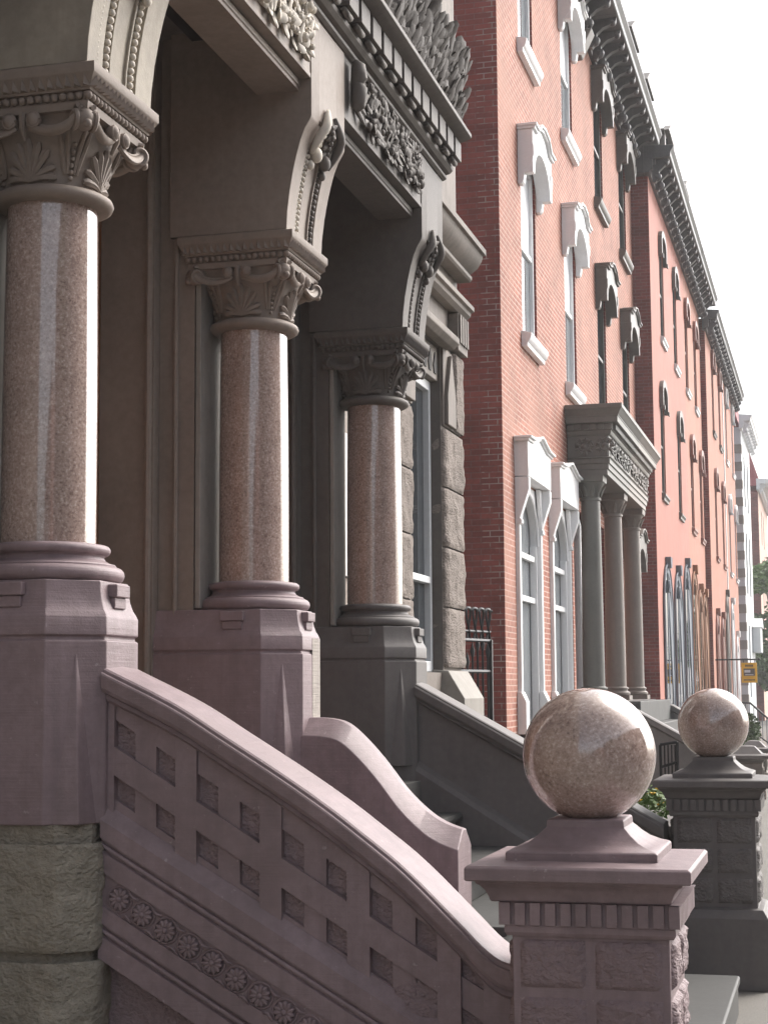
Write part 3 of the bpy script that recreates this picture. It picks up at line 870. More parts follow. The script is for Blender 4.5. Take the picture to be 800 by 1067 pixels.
# woven lattice
mb = MB()
SQ = [(-2.137 + .135 * i, -2.071 + .135 * i) for i in range(9)]
zS = lambda x: 1.43 - .605 * (x + 2.137)
def strip(mb, xa, xb, top, bot, y0, y1):
    n = max(1, int((xb - xa) / .03)); 
    T = [(lerp(xa, xb, i / n)) for i in range(n + 1)]
    tp = [(x, top(x)) for x in T]; bt = [(x, bot(x)) for x in T]
    tp = [(x, max(z, bz + .001)) for (x, z), (_, bz) in zip(tp, bt)]
    mb.prism(tp + bt[::-1], 'y', y0, y1)
yr, yh = YB - .075 - .020, YB - .075 - .031
CT = lambda x: ztop(x) - .09
LB = lambda x: LED(x) - .01
prev = -2.168
for i, (a, b) in enumerate(SQ):
    strip(mb, prev, a, CT, LB, yh if i % 2 == 0 else yr, YB - .07)
    top1 = lambda x: min(zS(x), CT(x)); bot1 = lambda x: min(zS(x) - .081, CT(x) - .0005)
    top2 = lambda x: min(zS(x) - .169, CT(x) - .001); bot2 = lambda x: min(zS(x) - .243, CT(x) - .0015)
    strip(mb, a, b, CT, top1, yr, YB - .07)
    strip(mb, a, b, bot1, top2, yr, YB - .07)
    strip(mb, a, b, bot2, LB, yr, YB - .07)
    if i % 2 == 0 and i + 1 < len(SQ):
        xe = SQ[i + 1][1]
        strip(mb, a, xe, lambda x: bot1(x) - .0008, lambda x: top2(x) + .0008, yh, YB - .072)
    prev = b
strip(mb, prev, -.87, CT, LB, yh, YB - .07)
mb.build('lattice', M['mauve'], BN, bev=.003)
mb = MB()
sec = [(5.0, .01), (4.828, .012), (4.80, -.022), (4.792, -.034), (4.790, -.088), (4.803, -.092), (4.803, -.099), (4.792, -.102), (4.790, -.111), (4.803, -.115), (4.803, -.122), (4.790, -.127), (4.789, -.186), (4.799, -.188), (4.799, -.284), (4.788, -.286), (4.786, -.338), (4.801, -.342), (4.801, -.350), (4.789, -.353), (4.787, -.362), (4.801, -.366), (4.801, -.374), (4.787, -.378), (4.785, -.446), (4.85, -.47), (5.0, -.47)]
secs = [[(x, a + .004, LED(x) + b) for a, b in sec] for x in [lerp(-2.168, -.87, i / 40) for i in range(41)]]
mb.sweep(secs); mb.build('string_moulding', M['mauve'], BN)
mb = MB(); rock_face(mb, [(-2.168, 4.87), (-.87, 4.87)], 0.0, .72, .05, .02, 91, .05, freq=6)
mb.box(-2.168, -.87, 4.875, 5.01, 0, .2); mb.build('rough_footing', M['mauve_rock'], BN, ang=180)
# rosettes
def rosette(x, z, y):
    mb = MB(); c = Vector((x, y, z))
    ring = [c + Vector((.0375 * math.cos(a), 0, .0375 * math.sin(a))) for a in [2 * PI * i / 24 for i in range(25)]]
    mb.tube(ring, .0045, 6)
    for i in range(11):
        a = 2 * PI * i / 11 + .2
        d = Vector((math.cos(a), 0, math.sin(a)))
        leaf_lobe(mb, c + d * .008 + Vector((0, -.003, 0)), d + Vector((0, -.02, 0)) + Vector((-d.z, 0, d.x)) * .18, (0, -1, 0), .0265, .0088, .012, .2, 5)
    mb.ball(c + Vector((0, -.012, 0)), .0095, 8, 6)
    return mb
dx = (2.102 - 1.579) / 7
for i in range(16):
    x = -2.102 + dx * i; z = .892 - (.892 - .58) / 7 * i
    rosette(x, z, 4.802).build('rosette', M['mauve'], BN, ang=180)
mb = MB()   # corner spandrels between rosettes: raised edges
for i in range(15):
    x = -2.102 + dx * (i + .5); z = .892 - (.892 - .58) / 7 * (i + .5)
    for sg in (1, -1):
        p = Vector((x + .012 * sg, 4.79, z + .034 * sg))
        mb.tube([p + Vector((-.015, 0, .012 - .004)), p + Vector((0, -.004, -.008 * sg)), p + Vector((.015, 0, -.012))], [.003, .005, .003], 5)
mb.build('spandrel_edge', M['mauve'], BN, ang=180)

# divider between the two flights
DT = [(-2.30, 1.398), (-2.211, 1.402), (-2.085, 1.401), (-1.999, 1.380), (-1.924, 1.319), (-1.839, 1.227), (-1.734, 1.095), (-1.64, 1.008), (-1.57, .966), (-1.49, .938)]
secs = []
for k in range(50):
    x = lerp(-2.168, -1.495, k / 49); z = interp(DT, x)
    secs.append([(x, 6.80, -.0), (x, 6.80, z - .075), (x, 6.90, z), (x, 6.965, z), (x, 7.06, z - .07), (x, 7.06, 0)])
mb = MB(); mb.sweep(secs)
tag(mb.build('stair_divider', M['mauve'], None, bev=.005, ang=30), 'low mauve stone wall with an S-curved top dividing the two stair flights', 'stair wall')

# far cheek wall
CF = thing('stair_cheek', 'dark grey stone stair cheek wall sloping down to the second ball pier', 'stair wall', (-1.5, 8.95, 0))
coping_mb(8.95, CUR3).build('coping', M['slate'], CF, ang=16)
mb = MB(); mb.prism([(x, interp(CUR3, x) - .095) for x in xs] + [(-.87, 0), (-2.168, 0)], 'y', 8.95 - .085, 8.95 + .085)
mb.build('wall', M['slate'], CF)
LE3 = lambda x: 1.118 - .618 * (x + 2.162)
secs = [[(x, a, LE3(x) + b) for a, b in ((8.87, .03), (8.83, 0), (8.815, -.03), (8.815, -1.2), (8.87, -1.2))] for x in (-2.168, -1.6, -1.1, -.87)]
mb = MB(); mb.sweep(secs); mb.build('skirting', M['slate'], CF, bev=.006)
mb = MB(); secs = [[(x, a + (8.95 + .085 - 9.03), LE3(x) + b) for a, b in ((9.02, .03), (9.06, -.01), (9.06, -1.1), (9.02, -1.1))] for x in (-2.168, -.87)]
mb.sweep(secs); mb.build('skirting', M['slate'], CF)

# steps
ST = thing('stone_steps', 'grey stone flights of steps rising between the balustrades to the porch', 'steps', (-1.5, 6.9, 0))
for k in range(5):
    z = .353 + .173 * k; x = -1.08 - .28 * k
    for (a, b) in ((5.03, 6.79), (7.07, 8.81)):
        mb = MB()
        mb.prism([(-2.35, z - .172), (x - .03, z - .172), (x - .03, z - .045), (x + .008, z - .04), (x + .012, z - .02), (x + .004, z), (-2.35, z)], 'y', a, b)
        mb.build('step', M['flag'] if a > 7 else M['mauve'], ST, bev=.004)
mb = MB(); mb.prism([(-2.0, 0), (-.472, 0), (-.472, .135), (-.462, .145), (-.462, .172), (-.468, .18), (-2.0, .18)], 'y', 5.03, 8.19)
tag(mb.build('bottom_slab', M['flag'], None, bev=.006), 'wide grey flagstone slab at pavement level between the two ball piers', 'step')

# ------------------------------------------------------------------ ball piers
def ball_pier(x, y, label, ms, mr, seed, dxb):
    t = thing('ball_pier', label, 'pier', (x, y, 0), 'granite ball piers at the foot of the stairs')
    c = (x + dxb, y); hb = .208
    mb = MB()
    mb.stack(c, [(.262, 0), (.262, .355), (.236, .398), (.214, .404), (hb, .404), (hb, .90)]); mb.build('shaft', ms, t, bev=.005)
    mb = MB(); k = seed
    for (z0, z1) in ((.426, .552), (.577, .703), (.727, .853)):
        for dirn in range(4):
            a = dirn * PI / 2
            u = Vector((math.cos(a), math.sin(a), 0)); n = Vector((math.sin(a), -math.cos(a), 0))
            for s in (-.188, .012):
                k += 1
                o = Vector((c[0], c[1], z0)) + n * hb + u * s
                rock_panel(mb, o, u, (0, 0, 1), .176, z1 - z0, .012, .009, k)
    mb.build('rough_block', mr, t, ang=60)
    mb = MB()
    mb.stack(c, [(hb + .012, .862), (hb + .018, .872), (hb + .018, .888), (.224, .89), (.224, .953), (.245, .9535)])
    for dirn in range(4):
        a = dirn * PI / 2
        u = Vector((math.cos(a), math.sin(a), 0)); n = Vector((math.sin(a), -math.cos(a), 0))
        for i in range(12):
            s = -.2365 + i * .0406
            o = Vector((c[0], c[1], 0)) + u * s
            p = [o + n * .22, o + n * .2385, o + n * .2385 + u * .0285, o + n * .22 + u * .0285]
            vs = [q + Vector((0, 0, .892)) for q in p] + [q + Vector((0, 0, .951)) for q in p]
            mb.add(vs, [(0, 1, 2, 3), (7, 6, 5, 4), (0, 4, 5, 1), (1, 5, 6, 2), (2, 6, 7, 3), (3, 7, 4, 0)])
    mb.build('dentil_band', ms, t, bev=.002)
    mb = MB(); cc = (x, y)
    mb.stack(cc, [(.236, .952), (.240, .957), (.242, .965), (.250, .982), (.262, .996), (.272, 1.002), (.272, 1.009), (.294, 1.010), (.297, 1.014), (.297, 1.044), (.290, 1.050), (.2, 1.058)])
    mb.build('cap', ms, t, bev=.003)
    mb = MB()
    mb.stack(cc, [(.203, 1.052), (.203, 1.078), (.198, 1.082), (.175, 1.089), (.150, 1.101), (.128, 1.118), (.112, 1.134), (.106, 1.139), (.104, 1.158), (.098, 1.161)])
    mb.build('ball_seat', ms, t, bev=.003)
    mb = MB(); mb.ball((x, y, 1.332), .185, 96, 64); mb.build('ball', M['granite'], t, ang=180)
    return t
ball_pier(-.662, 4.725, 'nearest mauve stone pier with a polished pink granite ball on its square cap', M['mauve'], M['mauve_rock'], 1, .022)
ball_pier(-.613, 9.085, 'dark grey stone pier farther along the pavement topped by a second granite ball', M['slate'], M['slate_rock'], 60, .004)

# ------------------------------------------------------------------ alley gate
GT = thing('iron_gate', 'black wrought iron gate with curled spikes between the brown corner and the red brick wall', 'gate', (-3.1, 15, -.03))
g0 = Vector((-3.32, 14.15, 0)); g1 = Vector((-3.02, 15.2, 0)); gd = (g1 - g0)
mb = MB()
for t in (0.0, 1.0):
    p = g0 + gd * t; mb.box(p.x - .022, p.x + .022, p.y - .022, p.y + .022, -.03, 1.98)
for z in (.1, .9, 1.69, 1.97):
    a, b = g0 + Vector((0, 0, z)), g1 + Vector((0, 0, z)); mb.tube([a, b], .018, 6)
mb.build('frame', M['iron'], GT)
mb = MB()
for i in range(11):
    t = (i + .5) / 11; p = g0 + gd * t; h = 1.74 + .16 * math.sin(PI * ((i % 6) / 5.0))
    mb.tube([p + Vector((0, 0, .1)), p + Vector((0, 0, h))], .011, 6)
    mb.tube([p + Vector((0, 0, h - .02)), p + Vector((0, 0, h + .035)), p + Vector((0, 0, h + .12))], [.012, .026, .002], 6, 0, .5)
    mb.tube([p + Vector((0, 0, 1.16)), p + Vector((0, 0, 1.19)), p + Vector((0, 0, 1.22))], [.01, .028, .01], 6)
mb.build('spear_bar', M['iron'], GT)
mb = MB()
for i in range(18):
    t = i / 17; p = g0 + gd * t; s = -1 if i % 2 else 1
    pts = [p + Vector((.04 * s * math.sin(q / 9 * PI * 1.1) * (q / 9), .07 * s * math.sin(q / 9 * PI * 1.2), 1.97 + .29 * math.sin(q / 9 * PI * .62))) for q in range(10)]
    mb.tube(pts, .012, 6)
a, b = g0 + Vector((0, 0, 2.05)), g1 + Vector((0, 0, 2.05)); mb.tube([a, b], .013, 6)
mb.build('curled_spike', M['soft_white'] if False else M['iron'], GT)

# ------------------------------------------------------------------ row houses
def facade(mb, xf, y0, y1, z1, ops, xb=-12, mats=(0, 1, 2), zb=-.05, rev=.075):
    ys = sorted({y0, y1, *[o[0] for o in ops], *[o[1] for o in ops]}); zs = sorted({zb, z1, *[o[2] for o in ops], *[o[3] for o in ops]})
    for i in range(len(ys) - 1):
        for j in range(len(zs) - 1):
            yc = (ys[i] + ys[i + 1]) / 2; zc = (zs[j] + zs[j + 1]) / 2
            if not any(a < yc < b and c < zc < d for a, b, c, d in ops):
                mb.quad((xf, ys[i], zs[j]), (xf, ys[i + 1], zs[j]), (xf, ys[i + 1], zs[j + 1]), (xf, ys[i], zs[j + 1]), mats[0])
    for a, b, c, d in ops:
        x2 = xf - rev
        mb.quad((xf, a, c), (xf, a, d), (x2, a, d), (x2, a, c), mats[2]); mb.quad((xf, b, c), (x2, b, c), (x2, b, d), (xf, b, d), mats[2])
        mb.quad((xf, a, d), (xf, b, d), (x2, b, d), (x2, a, d), mats[2]); mb.quad((xf, a, c), (x2, a, c), (x2, b, c), (xf, b, c), mats[2])
    mb.quad((xf, y0, zb), (xf, y0, z1), (xb, y0, z1), (xb, y0, zb), mats[1])
    mb.quad((xf, y1, zb), (xb, y1, zb), (xb, y1, z1), (xf, y1, z1), mats[1])
    mb.quad((xf, y0, z1), (xf, y1, z1), (xb, y1, z1), (xb, y0, z1), mats[1])
    mb.quad((xb, y0, zb), (xb, y0, z1), (xb, y1, z1), (xb, y1, zb), mats[1])

def sash(parent, xf, a, b, c, d, mt, mg, rev=.06, blind=False, arch=False):
    mb = MB(); x0, x1 = xf - rev - .05, xf - rev + .03; t = .06
    mb.box(x0, x1, a + .002, a + t, c + .002, d - .002); mb.box(x0, x1, b - t, b - .002, c + .002, d - .002)
    mb.box(x0, x1, a + t, b - t, c + .002, c + .08); mb.box(x0, x1, a + t, b - t, d - .08, d - .002)
    m = (c + d) / 2; mb.box(x0 + .01, x1 - .015, a + t, b - t, m - .03, m + .03)
    w = mb.build('window', mt, parent, bev=.006)
    mb = MB(); mb.box(x0 + .015, x0 + .03, a + t - .01, b - t + .01, c + .07, d - .07); mb.build('pane', mg, w)
    if blind: mb = MB(); mb.box(x0 + .03, x0 + .034, a + t, b - t, m + .03, d - .09); mb.build('blind', M['blind'], w)
    return w

def hood_arch(parent, xf, a, b, z, mt, drop=.80, proj=.20, peak=.09):
    """shaped hood: shouldered top mould, arched lower edge, hanging side consoles"""
    mb = MB(); m = (a + b) / 2; w = b - a
    x1 = xf + proj
    # front plate with arched underside
    top = [(a, z - .1), (a + .18 * w, z - .1), (a + .30 * w, z + .02), (m - .1 * w, z + peak - .05), (m, z + peak - .03), (m + .1 * w, z + peak - .05), (b - .30 * w, z + .02), (b - .18 * w, z - .1), (b, z - .1)]
    lo = []
    for q in range(13):
        th = PI * q / 12
        lo.append((m + (w / 2 - .13) * math.cos(th), z - .66 + .40 * math.sin(th)))
    poly = top + [(b, z - .66)] + lo + [(a, z - .66)]
    mb.prism(poly, 'x', xf + .004, x1)
    # consoles hanging at both sides, tapering back to the wall
    for s, e in ((a, a + .13), (b - .13, b)):
        mb.prism([(xf + .004, z - .3), (x1 + .012, z - .3), (x1 + .012, z - .44), (x1 - .02, z - .56), (xf + .09, z - .66), (xf + .075, z - drop + .03), (xf + .05, z - drop), (xf + .004, z - drop)], 'y', s - .006, e + .006)
    # crowning mould
    for lift, px in ((0, .035), (.035, .06)):
        secs = [[(xf + .003, y, zz + lift), (x1 + px, y, zz + lift), (x1 + px, y, zz + lift + .034), (xf + .003, y, zz + lift + .034)] for y, zz in [(a - px * .6, z - .1)] + top[1:-1] + [(b + px * .6, z - .1)]]
        mb.sweep(secs)
    mb.box(x1 - .002, x1 + .008, a - .004, a + .18, z - .315, z - .3)
    return mb.build('window_hood', mt, parent, bev=.006)
def sill(parent, xf, a, b, z, mt, h=.19, p=.13):
    mb = MB()
    mb.prism([(xf - .2, z - .03), (xf - .0, z - .03), (xf + .004, z - h), (xf + p * .6, z - h), (xf + p * .62, z - h + .05), (xf + p * .8, z - h + .07), (xf + p, z - .06), (xf + p, z - .02), (xf, z + .012), (xf - .2, z + .012)], 'y', a, b)
    return mb.build('window_sill', mt, parent, bev=.005)

def row_cornice(parent, xf, y0, y1, zt, proj, mt, step=.55, zdrop=.5, ret=False):
    mb = MB()
    mb.prism([(xf - .05, zt - zdrop), (xf + .06, zt - zdrop), (xf + .07, zt - zdrop + .05), (xf + .12, zt - zdrop + .07), (xf + .12, zt - .22), (xf + proj - .08, zt - .205), (xf + proj - .06, zt - .19), (xf + proj - .055, zt - .10), (xf + proj, zt - .02), (xf + proj, zt + .02), (xf - .05, zt + .06)], 'y', y0, y1)
    if ret: mb.prism([(xf - .9, zt - zdrop), (xf - .05, zt - zdrop), (xf - .05, zt + .055), (xf - .9, zt + .055)], 'y', y0, y0 + .24)
    c = mb.build('cornice', mt, parent, bev=.006)
    mb = MB(); y = y0 + .2
    mb.prism([(xf + .1, zt - zdrop - .16), (xf + .16, zt - zdrop - .18), (xf + .22, zt - zdrop - .1), (xf + .24, zt - zdrop + .05), (xf + .34, zt - .36), (xf + proj - .14, zt - .30), (xf + proj - .10, zt - .25), (xf + proj - .10, zt - .208), (xf + .1, zt - .208)], 'y', y - .06, y + .06)
    mb.ball((xf + .20, y, zt - zdrop - .06), (.09, .075, .09), 10, 8); mb.ball((xf + proj - .16, y, zt - .28), (.06, .075, .06), 10, 8)
    br = mb.build('bracket', mt, c); k = 1
    while y + step * k < y1 - .1:
        q = br.copy(); C.objects.link(q); q.parent = c; q.location = Vector(br.location) + Vector((0, step * k, 0)); k += 1
    mb = MB(); y = y0 + .08
    while y < y1 - .05:
        mb.box(xf + .119, xf + .18, y - .035, y + .035, zt - .33, zt - .222); y += .14
    mb.build('dentil_band', mt, c)
    return c
def dormer(parent, x, y, z, mt, mg, w=1.2, h=1.0):
    mb = MB()
    mb.prism([(y - w / 2, z), (y + w / 2, z), (y + w / 2, z + h * .72), (y + w / 2 + .1, z + h * .74), (y + w / 2 + .1, z + h * .82), (y, z + h * 1.12), (y - w / 2 - .1, z + h * .82), (y - w / 2 - .1, z + h * .74), (y - w / 2, z + h * .72)], 'x', x - 1.6, x)
    mb.prism([(y - w / 2 - .12, z + h * .78), (y + w / 2 + .12, z + h * .78), (y, z + h * 1.17)], 'x', x - .05, x + .1)
    d = mb.build('dormer', mt, parent, bev=.01)
    mb = MB(); mb.box(x + .002, x + .02, y - w * .3, y + w * .3, z + .12, z + h * .68); mb.build('dormer_pane', mg, d)
def mansard(parent, xf, y0, y1, z, mt):
    mb = MB(); mb.prism([(xf - .25, z), (xf - 1.0, z + 1.3), (-11, z + 1.5), (-11, z)], 'y', y0 + .05, y1 - .05); return mb.build('roof', mt, parent)

def gothic_window(parent, xf, a, b, z0, z1, mt, mg):
    """tall first-floor window: gabled box hood on long consoles, side strips, pointed arch inside"""
    x1 = xf + .14; mb = MB(); m = (a + b) / 2
    top = [(a - .03, z1 - .09), (a + .3, z1 - .09), (a + .45, z1 - .06), (m, z1 + .01), (b - .45, z1 - .06), (b - .3, z1 - .09), (b + .03, z1 - .09)]
    mb.prism(top + [(b - .0, z1 - .52), (a + .0, z1 - .52)], 'x', xf - .03, x1 + .03)
    for lift, px in ((0, .055), (.03, .09)):
        secs = [[(xf + .003, y, zz + lift), (x1 + px, y, zz + lift), (x1 + px, y, zz + lift + .03), (xf + .003, y, zz + lift + .03)] for y, zz in [(a - .05 - px * .5, z1 - .1)] + top[1:-1] + [(b + .05 + px * .5, z1 - .1)]]
        mb.sweep(secs)
    xs_ = xf + .05
    for s, e in ((a, a + .10), (b - .10, b)):
        mb.box(xf - .02, xs_, s, e, z0, z1 - .53)
        mb.prism([(xf + .0, z1 - .53), (x1 + .032, z1 - .53), (x1 + .032, z1 - .68), (xs_ + .01, z1 - 1.02), (xs_ + .03, z1 - 1.05), (xs_ + .03, z1 - 1.09), (xs_ + .004, z1 - 1.10), (xf, z1 - 1.10)], 'y', s - .015, e + .015)
    w_in = .30
    for s, e in ((a + .11, a + w_in), (b - w_in, b - .11)):   # triangular gussets under the hood
        inn = s if s < m else e
        mb.prism([(s if s < m else e, z1 - .53), (e if s < m else s, z1 - .53), (inn, z1 - 1.05)], 'x', xs_ - .03, xs_ + .02)
    # base flare
    for s, e in ((a - .06, a + .15), (b - .15, b + .06)):
        mb.prism([(xf, z0), (xs_ + .06, z0), (xs_ + .06, z0 + .38), (xs_ + .005, z0 + .5), (xf, z0 + .5)], 'y', s, e)
    fr = mb.build('window_surround', mt, parent, bev=.008)
    # recess: jamb panels and arched frame
    mb = MB(); xr = xf - .055
    mb.box(xr - .05, xf - .021, a + .02, a + .105, z0, z1 - .54); mb.box(xr - .05, xf - .021, b - .105, b - .02, z0, z1 - .54)
    for e, sg in ((b - .105, -1), (a + .105, 1)):
        for xx in (xr + .015,):
            mb.box(xx, xx + .03, min(e, e + sg * .012), max(e, e + sg * .012), z0 + .1, z1 - .9)
    ai, bi = a + .105, b - .105; mi = (ai + bi) / 2; hw = (bi - ai) / 2
    arch = [(ai, z1 - 1.25)]
    for q in range(1, 9):
        t = q / 8; arch.append((ai + hw * (1 - math.cos(t * PI / 2)), z1 - 1.25 + .62 * math.sin(t * PI / 2)))
    right = [(2 * mi - y, z) for y, z in arch[::-1]]
    prof = arch + right[1:]
    outer = [(ai - .03, z1 - .545)] + [(bi + .03, z1 - .545)]
    mb.prism([(ai, z1 - .545), (bi, z1 - .545)] + prof[::-1], 'x', xr - .04, xr + .06)
    for q in range(len(prof) - 1): mb.tube([(xr + .06, *prof[q]), (xr + .06, *prof[q + 1])], .022, 6)
    for e in (ai + .03, bi - .03): mb.box(xr - .04, xr + .05, e - .03, e + .03, z0, z1 - 1.25)
    for z in (z1 - 1.42, (z0 + z1) / 2 - .15): mb.box(xr - .035, xr + .025, ai + .06, bi - .06, z - .035, z + .035)
    mb.build('window_arch', mt, fr, bev=.004)
    mb = MB(); mb.box(xr - .06, xr - .045, ai - .02, bi + .02, z0, z1 - .6); mb.build('pane', mg, fr)
    return fr

XA = -3.6
# first brick house, white trim
HA = thing('brick_row_house', 'salmon painted brick house with white shaped window hoods and bare red brick side wall', 'house', (XA, 22, 0))
wa = [(20.5, 21.58), (24.1, 25.18)]
ops = [(a, b, 5.98, 8.35) for a, b in wa] + [(a, b, 9.79, 11.85) for a, b in wa] + [(19.86, 21.36, .9, 4.05), (22.36, 23.86, .9, 4.05), (24.75, 25.9, 1.4, 4.2)]
mb = MB(); facade(mb, XA, 19.03, 26.4, 12.5, ops, mats=(0, 1, 2)); mb.build('wall', [M['brickA'], M['brickSide'], M['brickRev']], HA, smooth=False)
for a, b in wa:
    for (c, d, zh) in ((5.98, 8.35, 8.65), (9.79, 11.85, 12.08)):
        sash(HA, XA, a, b, c, d, M['white'], M['glass_b'], blind=True)
        hood_arch(HA, XA, a - .2, b + .2, zh, M['white']); sill(HA, XA, a - .12, b + .12, c, M['white'])
gothic_window(HA, XA, 19.78, 21.44, 1.0, 4.6, M['white'], M['glass_b'])
gothic_window(HA, XA, 22.28, 23.94, 1.0, 4.6, M['white'], M['glass_b'])
row_cornice(HA, XA, 19.03, 26.4, 12.66, .66, M['cornice'])
mansard(HA, XA, 19.03, 26.4, 12.68, M['slate_roof'])
mb = MB(); mb.box(XA + .004, XA + .34, 21.85, 22.75, 11.9, 12.15)
mb.prism([(XA + .004, 11.5), (XA + .1, 11.5), (XA + .3, 11.9), (XA + .004, 11.9)], 'y', 24.95 + .55, 25.85)
mb.v = mb.v[8:]; mb.f = [[i - 8 for i in f] for f in mb.f[6:]]; mb.m = mb.m[6:]
mb.build('cornice_console', M['trim_grey'], HA, bev=.02)
mb = MB(); mb.tube([(XA + .08, 24.35, .3), (XA + .08, 24.35, 3.9), (XA + .02, 24.42, 4.15), (XA + .02, 24.42, 4.5)], .055, 10); mb.build('downpipe', M['soft_white'], HA)
mb = MB(); mb.box(XA - .3, XA - .25, 24.75, 25.9, 1.4, 4.2); mb.build('door', M['brownred'], HA)

# its neighbour, dark trim
HD = thing('brick_row_house', 'salmon painted brick house with dark olive window hoods sharing the columned portico', 'house', (XA, 30, 0))
wb = [(27.72, 28.8), (31.2, 32.28)]
ops = [(a, b, 5.98, 8.35) for a, b in wb] + [(a, b, 9.79, 11.85) for a, b in wb] + [(26.9, 28.0, 1.4, 4.2), (29.6, 30.7, 1.0, 4.1), (31.6, 32.7, 1.0, 4.1)]
mb = MB(); facade(mb, XA, 26.4, 33.31, 12.5, ops, mats=(0, 1, 2)); mb.build('wall', [M['brickA'], M['brickSide2'], M['brickRev']], HD, smooth=False)
for a, b in wb:
    for (c, d, zh) in ((5.98, 8.35, 8.65), (9.79, 11.85, 12.08)):
        sash(HD, XA, a, b, c, d, M['trim_dk'], M['glass'], rev=.06)
        hood_arch(HD, XA, a - .2, b + .2, zh, M['trim_grey']); sill(HD, XA, a - .12, b + .12, c, M['trim_grey'])
for a, b in ((29.6, 30.7), (31.6, 32.7)):
    sash(HD, XA, a, b, 1.0, 4.1, M['trim_dk'], M['glass'], rev=.06); hood_arch(HD, XA, a - .2, b + .2, 4.45, M['trim_grey'])
mb = MB(); mb.box(XA - .3, XA - .25, 26.9, 28.0, 1.4, 4.2); mb.build('door', M['wood'], HD)
row_cornice(HD, XA, 26.4, 33.3, 12.66, .66, M['cornice'])
mansard(HD, XA, 26.4, 33.3, 12.68, M['slate_roof'])
for yy in (26.9, 30.0, 32.7): dormer(HD, XA + .42, yy, 12.66, M['trim_grey'], M['glass'], 1.1, .95)

# portico shared by the two
PT = thing('portico', 'grey and brown painted entrance portico with three round columns and a scroll-carved frieze', 'portico', (-3.2, 26.6, 0))
PC = (24.22, 26.6, 29.0)
for i, y in enumerate(PC):
    m = M['portico'] if i == 0 else M['portico_b']; x = (-3.30, -3.275, -3.25)[i]
    mb = MB(); mb.lathe([(.158 - .022 * (k / 16) ** 1.5, 1.56 + (4.30 - 1.56) * k / 16) for k in range(17)], (x, y), 40)
    c = mb.build('column', m, PT)
    mb = MB(); mb.stack((x, y), [(.225, 1.36), (.225, 1.43)])
    mb.lathe([(.2, 1.43), (.215, 1.445), (.215, 1.475), (.195, 1.49), (.178, 1.50), (.178, 1.52), (.192, 1.53), (.192, 1.55), (.165, 1.565)], (x, y), 32); mb.build('column_base', m, c)
    mb = MB(); mb.lathe([(.137, 4.24), (.155, 4.25), (.155, 4.28), (.138, 4.29), (.14, 4.36), (.155, 4.42), (.19, 4.47), (.2, 4.50)], (x, y), 32)
    for k in range(10):
        a = 2 * PI * k / 10; d = Vector((math.cos(a), math.sin(a), 0))
        leaf_lobe(mb, Vector((x, y, 4.30)) + d * .142, Vector((0, 0, 1)) + d * .2, d, .17, .035, .02, .3, 4)
    mb.stack((x, y), [(.19, 4.50), (.21, 4.51), (.215, 4.55), (.215, 4.60)]); mb.build('capital', m, c)
